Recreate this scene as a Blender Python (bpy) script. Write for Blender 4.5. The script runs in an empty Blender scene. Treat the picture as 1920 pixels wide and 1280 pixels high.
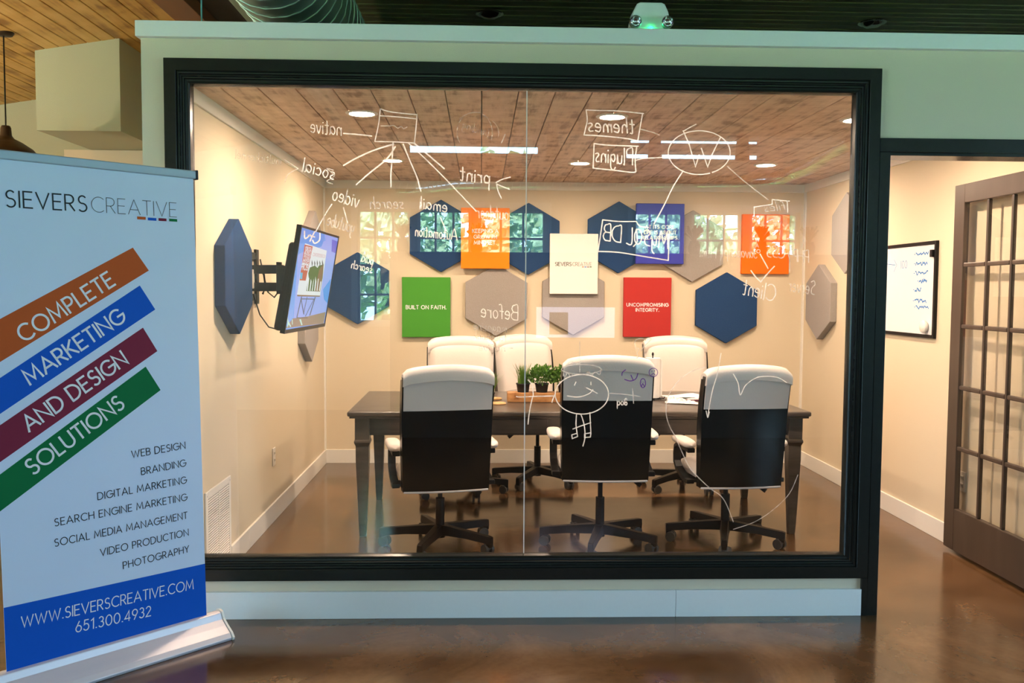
import bpy, bmesh, math, random
from mathutils import Vector, Matrix, noise
PI = math.pi
rnd = random.Random(7)
scene = bpy.context.scene

# ------------------------------------------------------------------ camera, world, light, exposure
CAM_F = 1672.6
CAM_C = Vector((0.0, -4.0, 1.486))
CAM_R = Vector((0.99939695, -0.03413062, 0.00638971))
CAM_U = Vector((-0.00444492, 0.05675572, 0.9983782))
CAM_D = Vector((0.03443792, 0.99780453, -0.05656978))
cam_data = bpy.data.cameras.new('camera')
cam = bpy.data.objects.new('camera', cam_data)
scene.collection.objects.link(cam)
m = Matrix.Identity(4)
for i in range(3):
    m[i][0] = CAM_R[i]; m[i][1] = CAM_U[i]; m[i][2] = -CAM_D[i]; m[i][3] = CAM_C[i]
cam.matrix_world = m
cam_data.sensor_width = 36.0
cam_data.lens = CAM_F * 36.0 / 1920.0
cam_data.clip_start = 0.05
scene.camera = cam

scene.view_settings.view_transform = 'Standard'
scene.view_settings.look = 'None'
scene.view_settings.exposure = 0.0
scene.view_settings.gamma = 1.0
scene.view_settings.use_curve_mapping = False

SKY = (0.42, 0.72, 1.04)
SKY_STRENGTH = 18.8
LAMP_COLOR = (1.0, 0.74, 0.54)
LAMP_STRENGTH = 940.0
world = bpy.data.worlds.new('sky'); scene.world = world
world.use_nodes = True
bg = world.node_tree.nodes['Background']
bg.inputs[0].default_value = (*SKY, 1); bg.inputs[1].default_value = SKY_STRENGTH

sun_d = bpy.data.lights.new('sun', 'SUN'); sun_d.energy = 34.0; sun_d.angle = .01; sun_d.color = (1.0, .95, .85)
sun = bpy.data.objects.new('sun', sun_d); scene.collection.objects.link(sun)
sun.rotation_euler = (math.radians(-42), 0, math.radians(-12))     # high behind the building, on the trees
def portal(name, loc, rot, sx, sy):
    d = bpy.data.lights.new(name, 'AREA'); d.shape = 'RECTANGLE'; d.size = sx; d.size_y = sy
    d.cycles.is_portal = True
    o = bpy.data.objects.new(name, d); scene.collection.objects.link(o)
    o.location = loc; o.rotation_euler = rot
# window openings of the hall: (wall, a0, a1, z0, z1)
WIN_BACK = [(-1.53, -0.87, 1.08, 2.48), (-0.79, -0.13, 1.08, 2.48), (-0.04, 0.79, 1.08, 2.48),
            (1.88, 2.5, 1.08, 2.48), (2.61, 3.23, 1.08, 2.48), (3.34, 3.95, 1.08, 2.48)]
WIN_CLEAR = [(-0.92, 0.72, 3.14, 3.29), (1.75, 3.45, 3.10, 3.22), (1.80, 3.45, 3.29, 3.39)]
WIN_RIGHT_ADDED = [(-6.0, -4.2, 0.6, 2.6), (-3.6, -1.8, 0.6, 2.6)]  # unseen side windows, added to let more sky light into the hall
WIN_LEFT_ADDED = [(-6.2, -4.4, 0.6, 2.6), (-3.8, -2.0, 0.6, 2.6)]  # left side openings added for sky light too, never in view
HALL_Y, HALL_XR, HALL_XL = -7.0, 6.5, -6.5
for (a, b, c, d) in WIN_BACK + WIN_CLEAR:
    portal('window_portal', ((a+b)/2, HALL_Y-0.14, (c+d)/2), (-PI/2, 0, PI), b-a, d-c)
for (a, b, c, d) in WIN_RIGHT_ADDED:
    portal('window_portal', (HALL_XR+0.14, (a+b)/2, (c+d)/2), (PI/2, 0, PI/2), b-a, d-c)
for (a, b, c, d) in WIN_LEFT_ADDED:
    portal('window_portal', (HALL_XL-0.14, (a+b)/2, (c+d)/2), (PI/2, 0, -PI/2), b-a, d-c)

# ------------------------------------------------------------------ helpers
def pix(u, v, axis, val):
    """point of the real plane axis=val seen at photo pixel (u, v)"""
    d = CAM_D + CAM_R*((u-960)/CAM_F) - CAM_U*((v-640)/CAM_F)
    return CAM_C + d*((val-CAM_C[axis])/d[axis])

class MB:
    def __init__(s): s.v = []; s.f = []; s.sm = []
    def add(s, vs, fs, smooth=False):
        n = len(s.v); s.v += [tuple(x) for x in vs]; s.f += [tuple(i+n for i in f) for f in fs]; s.sm += [smooth]*len(fs); return s
    def box(s, x0, x1, y0, y1, z0, z1):
        return s.add([(x0,y0,z0),(x1,y0,z0),(x1,y1,z0),(x0,y1,z0),(x0,y0,z1),(x1,y0,z1),(x1,y1,z1),(x0,y1,z1)],
                     [(3,2,1,0),(4,5,6,7),(0,1,5,4),(1,2,6,5),(2,3,7,6),(3,0,4,7)])
    def obox(s, c, ex, ey, ez, a, b, d):
        c = Vector(c); ex = Vector(ex).normalized()*a/2; ey = Vector(ey).normalized()*b/2; ez = Vector(ez).normalized()*d/2
        vs = [c+ex*i+ey*j+ez*k for k in (-1,1) for (i,j) in ((-1,-1),(1,-1),(1,1),(-1,1))]
        return s.add(vs, [(3,2,1,0),(4,5,6,7),(0,1,5,4),(1,2,6,5),(2,3,7,6),(3,0,4,7)])
    def cyl(s, p0, p1, r0, r1=None, n=20, caps=True):
        p0 = Vector(p0); p1 = Vector(p1); r1 = r0 if r1 is None else r1
        ax = (p1-p0).normalized(); t = Vector((1,0,0)) if abs(ax.x) < .9 else Vector((0,1,0))
        a = ax.cross(t).normalized(); b = ax.cross(a)
        vs = [p+(a*math.cos(2*PI*i/n)+b*math.sin(2*PI*i/n))*r for p, r in ((p0,r0),(p1,r1)) for i in range(n)]
        s.add(vs, [(i,(i+1)%n,n+(i+1)%n,n+i)[::-1] for i in range(n)], True)
        if caps: s.add(vs, [tuple(range(n)), tuple(range(2*n-1,n-1,-1))])
        return s
    def tube(s, pts, r, n=8, rf=None):
        pts = [Vector(p) for p in pts]; vs = []; fs = []; up = Vector((0,0,1))
        for i, p in enumerate(pts):
            t = (pts[min(i+1,len(pts)-1)]-pts[max(i-1,0)]).normalized()
            u = up if abs(t.z) < .95 else Vector((1,0,0))
            a = t.cross(u).normalized(); b = t.cross(a); rr = rf(i) if rf else r
            vs += [p+(a*math.cos(2*PI*k/n)+b*math.sin(2*PI*k/n))*rr for k in range(n)]
        for i in range(len(pts)-1):
            fs += [(i*n+k, i*n+(k+1)%n, (i+1)*n+(k+1)%n, (i+1)*n+k)[::-1] for k in range(n)]
        s.add(vs, fs, True); s.add(vs, [tuple(range(n)), tuple(range(len(vs)-1,len(vs)-n-1,-1))]); return s
    def lathe(s, prof, c=(0,0,0), n=24, axis='z'):
        vs = []
        for r, z in prof:
            for i in range(n):
                a = 2*PI*i/n
                q = (r*math.cos(a), r*math.sin(a), z)
                if axis == 'y': q = (q[0], q[2], q[1])
                if axis == 'x': q = (q[2], q[0], q[1])
                vs.append((q[0]+c[0], q[1]+c[1], q[2]+c[2]))
        fs = [(j*n+i, j*n+(i+1)%n, (j+1)*n+(i+1)%n, (j+1)*n+i) for j in range(len(prof)-1) for i in range(n)]
        return s.add(vs, fs, True)
    def prism(s, poly, fn, t0, t1):
        """poly: 2-D points; fn(a, b, t) -> 3-D"""
        n = len(poly)
        vs = [fn(a, b, t0) for a, b in poly]+[fn(a, b, t1) for a, b in poly]
        return s.add(vs, [tuple(range(n))[::-1], tuple(range(n, 2*n))]+[(i,(i+1)%n,n+(i+1)%n,n+i) for i in range(n)])
    def grid(s, fn, nu, nv, smooth=True, closed=False):
        vs = [fn(i/nu, j/nv) for j in range(nv+1) for i in range(nu+1)]
        return s.add(vs, [(j*(nu+1)+i, j*(nu+1)+i+1, (j+1)*(nu+1)+i+1, (j+1)*(nu+1)+i) for j in range(nv) for i in range(nu)], smooth)
    def ribbon(s, pts, w, fn, t=0.0):
        """flat stroke of width w along 2-D points, mapped by fn(a, b, t)"""
        P = []
        for p in pts:
            if not P or (Vector(p)-Vector(P[-1])).length > 1e-7: P.append(tuple(p))
        if len(P) < 2: return s
        P = [Vector(p) for p in P]; L = []; n = len(P)
        for i in range(n):
            d0 = (P[i]-P[i-1]).normalized() if i else None
            d1 = (P[i+1]-P[i]).normalized() if i < n-1 else None
            if d0 is None: d = d1; k = 1
            elif d1 is None: d = d0; k = 1
            else:
                d = d0+d1
                d = d.normalized() if d.length > 1e-3 else d1
                k = min(1/max(.3, d.dot(d1)), 2.2)
            q = Vector((-d.y, d.x))*w/2*k
            e = P[i]-(d*w*.3 if i == 0 else Vector((0,0)))+(d*w*.3 if i == n-1 else Vector((0,0)))
            L.append((e+q, e-q))
        vs = []
        for a, b in L: vs += [fn(a.x, a.y, t), fn(b.x, b.y, t)]
        return s.add(vs, [(2*i, 2*i+1, 2*i+3, 2*i+2) for i in range(n-1)])
    def mesh(s, name, mat):
        me = bpy.data.meshes.new(name); me.from_pydata(s.v, [], s.f); me.update()
        me.polygons.foreach_set('use_smooth', s.sm)
        if mat: me.materials.append(mat)
        return me

def tag(o, label=None, cat=None, group=None, kind=None):
    if label: o['label'] = label
    if cat: o['category'] = cat
    if group: o['group'] = group
    if kind: o['kind'] = kind
    return o
def obj(name, mb, mat, parent=None, bevel=0, seg=2, label=None, fix=True, kind=None, world_space=False):
    me = mb.mesh(name, mat)
    if fix:
        bm = bmesh.new(); bm.from_mesh(me); bmesh.ops.recalc_face_normals(bm, faces=bm.faces); bm.to_mesh(me); bm.free()
    o = bpy.data.objects.new(name, me); scene.collection.objects.link(o)
    if parent: o.parent = parent
    if bevel:
        b = o.modifiers.new('bevel', 'BEVEL'); b.width = bevel; b.segments = seg; b.limit_method = 'ANGLE'; b.angle_limit = 0.7
    if label: o['label'] = label
    if kind: o['kind'] = kind
    return o
def struct(name, mb, mat, parent=None, **k):
    o = obj(name, mb, mat, parent, **k); o['kind'] = 'structure'; return o
def thing(name, label, cat, loc=(0,0,0), rotz=0, group=None, kind=None):
    o = bpy.data.objects.new(name, None); scene.collection.objects.link(o)
    o.location = loc; o.rotation_euler = (0, 0, rotz); o.empty_display_size = .05
    return tag(o, label, cat, group, kind)
def copy_tree(o, parent=None):
    c = o.copy(); scene.collection.objects.link(c); c.parent = parent
    for ch in list(o.children): copy_tree(ch, c)
    return c

# ------------------------------------------------------------------ materials
def new_mat(name):
    mt = bpy.data.materials.new(name); mt.use_nodes = True
    nt = mt.node_tree; return mt, nt, nt.nodes['Principled BSDF'], nt.nodes, nt.links
def lin(c):
    return tuple((x/12.92 if x <= .04045 else ((x+.055)/1.055)**2.4) for x in (v/255 for v in c))
def pm(name, col, rough=.5, metal=0, var=.08, scale=30, bump=.05, coat=0, stretch=(1,1,1), spec=.5, emit=0, detail=4):
    mt, nt, b, N, L = new_mat(name)
    tc = N.new('ShaderNodeTexCoord'); mp = N.new('ShaderNodeMapping'); mp.inputs['Scale'].default_value = stretch
    nz = N.new('ShaderNodeTexNoise'); nz.inputs['Scale'].default_value = scale; nz.inputs['Detail'].default_value = detail
    L.new(tc.outputs['Object'], mp.inputs[0]); L.new(mp.outputs[0], nz.inputs['Vector'])
    mx = N.new('ShaderNodeMix'); mx.data_type = 'RGBA'
    mx.inputs['A'].default_value = (*[c*(1-var) for c in col], 1); mx.inputs['B'].default_value = (*[min(1, c*(1+var)) for c in col], 1)
    L.new(nz.outputs['Fac'], mx.inputs['Factor']); L.new(mx.outputs['Result'], b.inputs['Base Color'])
    b.inputs['Roughness'].default_value = rough; b.inputs['Metallic'].default_value = metal
    b.inputs['Coat Weight'].default_value = coat; b.inputs['Specular IOR Level'].default_value = spec
    if bump:
        bp = N.new('ShaderNodeBump'); bp.inputs['Strength'].default_value = bump; bp.inputs['Distance'].default_value = .01
        L.new(nz.outputs['Fac'], bp.inputs['Height']); L.new(bp.outputs[0], b.inputs['Normal'])
    if emit:
        L.new(mx.outputs['Result'], b.inputs['Emission Color']); b.inputs['Emission Strength'].default_value = emit
    return mt

M = {}
M['wall'] = pm('beige_wall_paint', (.68, .585, .425), .75, var=.02, scale=250, bump=.12)
M['white'] = pm('white_trim_paint', (.80, .78, .72), .45, var=.02, scale=60, bump=.02)
M['cap'] = pm('white_cap_paint', (.82, .82, .78), .5, var=.02, scale=60, bump=.02)
M['black_trim'] = pm('black_frame_paint', (.014, .015, .012), .27, var=.15, scale=40, bump=.02, spec=.32)
M['door'] = pm('dark_door_stain', (.062, .044, .033), .4, var=.35, scale=14, bump=.04, stretch=(1,1,.12))
M['black'] = pm('black_plastic', (.006, .006, .006), .42, var=.2, scale=60, bump=.02, spec=.25)
M['black_gloss'] = pm('black_leatherette', (.004, .004, .004), .22, var=.2, scale=200, bump=.02, spec=.22)
M['leather'] = pm('white_leather', (.68, .62, .57), .42, var=.025, scale=90, bump=.05)
M['grey_wheel'] = pm('grey_rubber', (.05, .055, .055), .45, var=.1)
M['navy'] = pm('navy_felt', (.020, .055, .150), .95, var=.18, scale=160, bump=.3, spec=.1)
M['grey_felt'] = pm('grey_felt', (.33, .30, .28), .95, var=.14, scale=130, bump=.35, spec=.1)
M['rail'] = pm('satin_grey_rail', (.36, .42, .47), .5, metal=.2, var=.02, bump=0)
M['steel'] = pm('brushed_silver', (.70, .66, .70), .42, metal=.25, var=.03, scale=60, bump=.01, stretch=(1,1,12))
M['chrome'] = pm('chrome', (.75, .76, .78), .12, metal=1, var=.02, bump=0)
M['galv'] = pm('galvanised_duct', (.42, .50, .44), .35, metal=.7, var=.15, scale=6, bump=.02)
M['soffit'] = pm('soffit_paint', (.44, .46, .34), .8, var=.02, scale=150, bump=.1)
M['beam'] = pm('red_brown_beam', (.20, .09, .04), .6, var=.25, scale=8, bump=.05, stretch=(1,.1,1))
M['dark_beam'] = pm('dark_beam', (.025, .016, .01), .7, var=.3, scale=12, bump=.08)
M['pendant'] = pm('dark_bronze', (.05, .03, .018), .45, metal=.5, var=.2, bump=.02)
M['grey_lawn'] = pm('lawn', (.20, .42, .08), .9, var=.4, scale=6, bump=.3)
M['leaf_tree'] = pm('tree_foliage', (.32, .47, .29), .8, var=.8, scale=3, bump=.5)
M['bark'] = pm('bark', (.12, .08, .05), .9, var=.3, scale=20, bump=.4)
M['plant'] = pm('plant_leaf', (.09, .22, .02), .5, var=.6, scale=40, bump=.05)
M['grass_blade'] = pm('grass_blade', (.10, .22, .015), .5, var=.5, scale=30, bump=.05)
M['pot'] = pm('black_pot', (.012, .011, .01), .6, var=.2)
M['paper'] = pm('white_paper', (.86, .84, .82), .7, var=.02, bump=.02)
M['towel'] = pm('paper_towel', (.85, .82, .78), .9, var=.03, scale=200, bump=.25)
M['plum'] = pm('plum_cover', (.15, .03, .07), .5)
M['outlet'] = pm('outlet_plastic', (.78, .74, .66), .35, var=.01, bump=0)
M['slot'] = pm('dark_slot', (.02, .02, .02), .8, bump=0)
M['whiteboard'] = pm('whiteboard_enamel', (.80, .80, .80), .2, var=.01, bump=0)
M['partition'] = pm('grey_partition', (.10, .095, .085), .8)
M['vase'] = pm('dark_vase', (.02, .016, .012), .6)
M['dry'] = pm('dried_stems', (.05, .04, .02), .8)
def flat(name, c, rough=.6, emit=0):
    return pm(name, c, rough, var=.03, scale=80, bump=.02, emit=emit, spec=.12)
OR, BL, MA, GR = lin((214,110,52)), lin((30,88,176)), lin((128,38,62)), lin((12,116,62))
M['fabric'] = pm('banner_fabric', (.66, .76, .93), .65, var=.015, scale=400, bump=.05)
M['b_or'] = flat('banner_orange', (.55,.10,.018)); M['b_bl'] = flat('banner_blue', (.004,.10,.56)); M['b_ma'] = flat('banner_maroon', (.22,.02,.05)); M['b_gr'] = flat('banner_green', (.002,.16,.045))
M['ink'] = flat('charcoal_ink', (.035,.04,.045)); M['ink2'] = flat('light_charcoal_ink', (.10,.11,.12)); M['print_white'] = flat('white_ink', (.85,.86,.88))
M['c_green'] = flat('green_canvas', (.07,.30,.035), .7); M['c_orange'] = flat('orange_canvas', (.92,.25,.01), .7)
M['c_orange2'] = flat('deep_orange_canvas', (.92,.18,.005), .7)
M['c_white'] = flat('white_canvas', (.84,.80,.76), .7); M['c_blue'] = flat('blue_canvas', (.05,.06,.40), .7); M['c_red'] = flat('red_canvas', (.46,.035,.03), .7)
M['logo_ink'] = flat('logo_ink', (.03,.03,.025)); M['logo_ink2'] = flat('logo_ink_light', (.12,.11,.10))
M['marker_blue'] = flat('blue_marker', (.06,.22,.55)); M['purple'] = flat('purple_marker', (.22,.03,.40), .5)

def marker_mat():
    mt, nt, b, N, L = new_mat('white_glass_marker')
    out = [n for n in N if n.type == 'OUTPUT_MATERIAL'][0]
    N.remove(b)
    d = N.new('ShaderNodeBsdfDiffuse'); t = N.new('ShaderNodeBsdfTranslucent'); mx = N.new('ShaderNodeMixShader')
    tr = N.new('ShaderNodeBsdfTransparent'); m2 = N.new('ShaderNodeMixShader')
    nz = N.new('ShaderNodeTexNoise'); nz.inputs['Scale'].default_value = 45; rp = N.new('ShaderNodeMapRange')
    tc = N.new('ShaderNodeTexCoord'); L.new(tc.outputs['Object'], nz.inputs['Vector'])
    rp.inputs['From Min'].default_value = .35; rp.inputs['From Max'].default_value = .6; rp.inputs['To Min'].default_value = .72; rp.inputs['To Max'].default_value = 1
    L.new(nz.outputs['Fac'], rp.inputs['Value'])
    for s_ in (d, t): s_.inputs['Color'].default_value = (.93, .93, .93, 1)
    mx.inputs[0].default_value = .5
    L.new(d.outputs[0], mx.inputs[1]); L.new(t.outputs[0], mx.inputs[2])
    L.new(rp.outputs[0], m2.inputs[0]); L.new(tr.outputs[0], m2.inputs[1]); L.new(mx.outputs[0], m2.inputs[2])
    L.new(m2.outputs[0], out.inputs[0]); return mt
M['marker'] = marker_mat()
def faint_mat(name, a):
    mt = M['marker'].copy(); mt.name = name
    for n in mt.node_tree.nodes:
        if n.type == 'MAP_RANGE': n.inputs['To Min'].default_value = a*.6; n.inputs['To Max'].default_value = a
    return mt
M['marker_faint'] = faint_mat('worn_glass_marker', .5)
M['marker_vfaint'] = faint_mat('rubbed_glass_marker', .28)

def glass_mat(name, tint, base=.04, gain=1.0):
    """thin pane: transparent with a real Fresnel-like mirror reflection"""
    mt, nt, b, N, L = new_mat(name)
    out = [n for n in N if n.type == 'OUTPUT_MATERIAL'][0]; N.remove(b)
    geo = N.new('ShaderNodeNewGeometry'); dot = N.new('ShaderNodeVectorMath'); dot.operation = 'DOT_PRODUCT'
    L.new(geo.outputs['Normal'], dot.inputs[0]); L.new(geo.outputs['Incoming'], dot.inputs[1])
    ab = N.new('ShaderNodeMath'); ab.operation = 'ABSOLUTE'; L.new(dot.outputs['Value'], ab.inputs[0])
    su = N.new('ShaderNodeMath'); su.operation = 'SUBTRACT'; su.inputs[0].default_value = 1; L.new(ab.outputs[0], su.inputs[1])
    pw = N.new('ShaderNodeMath'); pw.operation = 'POWER'; pw.inputs[1].default_value = 5; L.new(su.outputs[0], pw.inputs[0])
    ma = N.new('ShaderNodeMath'); ma.operation = 'MULTIPLY_ADD'; ma.inputs[1].default_value = 1-base; ma.inputs[2].default_value = base*gain
    L.new(pw.outputs[0], ma.inputs[0])
    tr = N.new('ShaderNodeBsdfTransparent'); tr.inputs[0].default_value = (*tint, 1)
    gl = N.new('ShaderNodeBsdfGlossy'); gl.inputs['Roughness'].default_value = 0.0
    mx = N.new('ShaderNodeMixShader'); L.new(ma.outputs[0], mx.inputs[0]); L.new(tr.outputs[0], mx.inputs[1]); L.new(gl.outputs[0], mx.inputs[2])
    L.new(mx.outputs[0], out.inputs[0]); return mt
M['glass'] = glass_mat('clear_pane', (.985, .995, .99), .075)
M['win_glass'] = glass_mat('window_pane_glass', (.97, .99, .98), .04)
M['door_glass'] = glass_mat('door_pane_glass', (.98, .985, .98), .05)

def floor_mat():
    mt, nt, b, N, L = new_mat('stained_polished_concrete')
    tc = N.new('ShaderNodeTexCoord')
    n1 = N.new('ShaderNodeTexNoise'); n1.inputs['Scale'].default_value = 1.3; n1.inputs['Detail'].default_value = 9; n1.inputs['Roughness'].default_value = .62; n1.inputs['Distortion'].default_value = .9
    n2 = N.new('ShaderNodeTexNoise'); n2.inputs['Scale'].default_value = 45; n2.inputs['Detail'].default_value = 5
    L.new(tc.outputs['Object'], n1.inputs['Vector']); L.new(tc.outputs['Object'], n2.inputs['Vector'])
    cr = N.new('ShaderNodeValToRGB'); e = cr.color_ramp.elements
    e[0].position = .3; e[0].color = (.060, .028, .010, 1); e[1].position = .72; e[1].color = (.22, .12, .056, 1)
    x = cr.color_ramp.elements.new(.5); x.color = (.125, .065, .027, 1)
    L.new(n1.outputs['Fac'], cr.inputs[0])
    mx = N.new('ShaderNodeMix'); mx.data_type = 'RGBA'; mx.blend_type = 'MULTIPLY'; mx.inputs['Factor'].default_value = .35
    L.new(cr.outputs[0], mx.inputs['A']); c2 = N.new('ShaderNodeValToRGB'); c2.color_ramp.elements[0].color = (.5,.5,.5,1); c2.color_ramp.elements[0].position = .35
    L.new(n2.outputs['Fac'], c2.inputs[0]); L.new(c2.outputs[0], mx.inputs['B'])
    L.new(mx.outputs['Result'], b.inputs['Base Color'])
    rr = N.new('ShaderNodeMapRange'); rr.inputs['To Min'].default_value = .07; rr.inputs['To Max'].default_value = .24
    L.new(n1.outputs['Fac'], rr.inputs['Value']); L.new(rr.outputs[0], b.inputs['Roughness'])
    bp = N.new('ShaderNodeBump'); bp.inputs['Strength'].default_value = .05; bp.inputs['Distance'].default_value = .01
    n3 = N.new('ShaderNodeTexNoise'); n3.inputs['Scale'].default_value = 7; n3.inputs['Detail'].default_value = 3; L.new(tc.outputs['Object'], n3.inputs['Vector'])
    L.new(n3.outputs['Fac'], bp.inputs['Height']); L.new(bp.outputs[0], b.inputs['Normal'])
    b.inputs['Specular IOR Level'].default_value = .6
    return mt
M['floor'] = floor_mat()

def wood_mat(name, dark, mid, light, grain=(26, 1.6, 26), rough=.55, blot=4.0, vary=.35, scale=1.0):
    mt, nt, b, N, L = new_mat(name)
    tc = N.new('ShaderNodeTexCoord'); oi = N.new('ShaderNodeObjectInfo')
    off = N.new('ShaderNodeVectorMath'); off.operation = 'MULTIPLY_ADD'; off.inputs[1].default_value = (37, 53, 11)
    L.new(oi.outputs['Random'], off.inputs[0]); L.new(tc.outputs['Object'], off.inputs[2])
    mp = N.new('ShaderNodeMapping'); mp.inputs['Scale'].default_value = grain; L.new(off.outputs[0], mp.inputs[0])
    n1 = N.new('ShaderNodeTexNoise'); n1.inputs['Scale'].default_value = scale; n1.inputs['Detail'].default_value = 6; n1.inputs['Roughness'].default_value = .65; L.new(mp.outputs[0], n1.inputs['Vector'])
    n2 = N.new('ShaderNodeTexNoise'); n2.inputs['Scale'].default_value = blot; n2.inputs['Detail'].default_value = 3; L.new(off.outputs[0], n2.inputs['Vector'])
    ad = N.new('ShaderNodeMath'); ad.operation = 'ADD'; L.new(n1.outputs['Fac'], ad.inputs[0]); L.new(n2.outputs['Fac'], ad.inputs[1])
    a2 = N.new('ShaderNodeMath'); a2.operation = 'MULTIPLY_ADD'; a2.inputs[1].default_value = vary*.3; L.new(oi.outputs['Random'], a2.inputs[0]); L.new(ad.outputs[0], a2.inputs[2])
    cr = N.new('ShaderNodeValToRGB'); e = cr.color_ramp.elements
    mr = N.new('ShaderNodeMath'); mr.operation = 'MULTIPLY'; mr.inputs[1].default_value = .5; L.new(a2.outputs[0], mr.inputs[0])
    e[0].position = .40; e[0].color = (*dark, 1); e[1].position = .68; e[1].color = (*light, 1); x = e.new(.5); x.color = (*mid, 1)
    L.new(mr.outputs[0], cr.inputs[0]); L.new(cr.outputs[0], b.inputs['Base Color'])
    b.inputs['Roughness'].default_value = rough
    bp = N.new('ShaderNodeBump'); bp.inputs['Strength'].default_value = .12; bp.inputs['Distance'].default_value = .01
    L.new(n1.outputs['Fac'], bp.inputs['Height']); L.new(bp.outputs[0], b.inputs['Normal'])
    return mt
M['ceil_wood'] = wood_mat('rustic_ceiling_plank', (.25,.155,.10), (.55,.39,.28), (.72,.55,.42), (24,2.6,24), .5, 9)
M['pine'] = wood_mat('pine_plank', (.30,.15,.035), (.58,.34,.09), (.72,.46,.16), (16,1.2,16), .5, 3.5)
M['table'] = wood_mat('dark_table_wood', (.032,.026,.020), (.060,.049,.039), (.100,.083,.068), (2,30,30), .28, 4)
M['block'] = wood_mat('live_edge_wood', (.20,.075,.02), (.42,.19,.06), (.60,.32,.12), (14,40,40), .5, 20)
M['cork'] = wood_mat('cork_coaster', (.48,.26,.09), (.62,.36,.15), (.72,.45,.20), (30,30,30), .7, 30)
M['dark_ceil'] = pm('dark_ceiling_metal', (.15, .125, .065), .38, metal=.2, var=.35, scale=3, bump=.03, stretch=(.15, 10, 1))

def emis(name, col, strength):
    mt, nt, b, N, L = new_mat(name)
    b.inputs['Base Color'].default_value = (.8,.8,.8,1); b.inputs['Emission Color'].default_value = (*col, 1); b.inputs['Emission Strength'].default_value = strength
    return mt
M['lamp'] = emis('led_diffuser', LAMP_COLOR, LAMP_STRENGTH)
M['green_led'] = emis('green_led', (.0, 1.0, .25), 25)
def scr(name, c, s=.9): 
    mt, nt, b, N, L = new_mat(name); b.inputs['Base Color'].default_value = (.01,.01,.01,1); b.inputs['Roughness'].default_value = .25
    b.inputs['Emission Color'].default_value = (*c, 1); b.inputs['Emission Strength'].default_value = s; return mt

# ------------------------------------------------------------------ structure
YB, XL, XR, ZC = 3.65, -1.336, 2.783, 2.411
YW = 0.13       # inner face of the front partition
struct('floor', MB().box(HALL_XL-.2, HALL_XR+.2, HALL_Y-.2, 4.2, -.1, 0), M['floor'])

def wall_holes(axis, c0, c1, a0, a1, z0, z1, holes):
    """solid wall slab of thickness c0..c1 across `axis` with rectangular holes (a0,a1,z0,z1)"""
    As = sorted({a0, a1, *[h[0] for h in holes], *[h[1] for h in holes]})
    Zs = sorted({z0, z1, *[h[2] for h in holes], *[h[3] for h in holes]})
    mb = MB()
    for i in range(len(As)-1):
        for j in range(len(Zs)-1):
            ca, cz = (As[i]+As[i+1])/2, (Zs[j]+Zs[j+1])/2
            if any(h[0] < ca < h[1] and h[2] < cz < h[3] for h in holes): continue
            if axis == 'y': mb.box(As[i], As[i+1], c0, c1, Zs[j], Zs[j+1])
            else: mb.box(c0, c1, As[i], As[i+1], Zs[j], Zs[j+1])
    return mb
WIN = (-1.335, 1.735, .225, 2.435)
DOOR = (1.83, 2.76, 0.0, 2.12)
struct('wall_front', wall_holes('y', 0, YW, -1.486, 4.6, 0, 2.573, [WIN, DOOR]), M['wall'], fix=False)
struct('wall_back', MB().box(-1.46, 2.91, YB, YB+.12, 0, 2.6), M['wall'])
struct('wall_left', MB().box(XL-.13, XL, YW, YB, 0, 2.6), M['wall'])
struct('wall_right', MB().box(XR, XR+.13, YW, YB, 0, 2.6), M['wall'])
# ledge cap on the partition
struct('trim_1', MB().box(-1.499, 4.6, -.032, .165, 2.573, 2.641), M['cap'], bevel=.003)
# interior ceiling of planks
ceil = struct('ceiling', MB().box(XL-.1, XR+.1, YW, YB+.1, 2.44, 2.47), M['dark_beam'])
pitch = .1722
pl = MB().box(-pitch/2+.0022, pitch/2-.0022, YW, YB, ZC, ZC+.022)
pl_me = None
x = -0.003 + pitch/2 - 9*pitch
while x < XR+pitch:
    a, b_ = max(x-pitch/2, XL), min(x+pitch/2, XR)
    if b_-a > .03:
        if pl_me is None or b_-a < pitch-.001:
            o = obj('plank', MB().box(a-x+.0022, b_-x-.0022, YW, YB, ZC, ZC+.022), M['ceil_wood'], ceil, bevel=.0025, seg=1)
            if b_-a >= pitch-.001: pl_me = o
        else:
            o = pl_me.copy(); scene.collection.objects.link(o)
        o.location = (x, 0, 0)
    x += pitch
# crown, corner and base trims of the meeting room
struct('trim_2', MB().box(XL, XR, YB-.014, YB, ZC-.068, ZC), M['white'], bevel=.002)
struct('trim_3', MB().box(XL, XL+.014, YW, YB-.014, ZC-.068, ZC), M['white'], bevel=.002)
struct('trim_4', MB().box(XR-.014, XR, YW, YB-.014, ZC-.068, ZC), M['white'], bevel=.002)
struct('trim_5', MB().box(XL, XL+.012, YB-.036, YB, .115, ZC-.068), M['white'])
struct('trim_6', MB().box(XR-.012, XR, YB-.036, YB, .115, ZC-.068), M['white'])
struct('baseboard_back', MB().box(XL, XR, YB-.014, YB, 0, .118), M['white'], bevel=.002)
bl = struct('baseboard_left', MB().box(XL, XL+.014, .735, 1.09, 0, .118), M['white'], bevel=.002)
obj('board', MB().box(XL, XL+.014, 1.092, YB-.014, 0, .118), M['white'], bl, bevel=.002)
struct('baseboard_right', MB().box(XR-.014, XR, YW, YB-.014, 0, .118), M['white'], bevel=.002)
bf = struct('baseboard_front', MB().box(-1.486, .895, -.018, 0, 0, .124), M['cap'], bevel=.002)
obj('board', MB().box(.8965, 1.757, -.018, 0, 0, .124), M['cap'], bf, bevel=.002)

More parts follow.
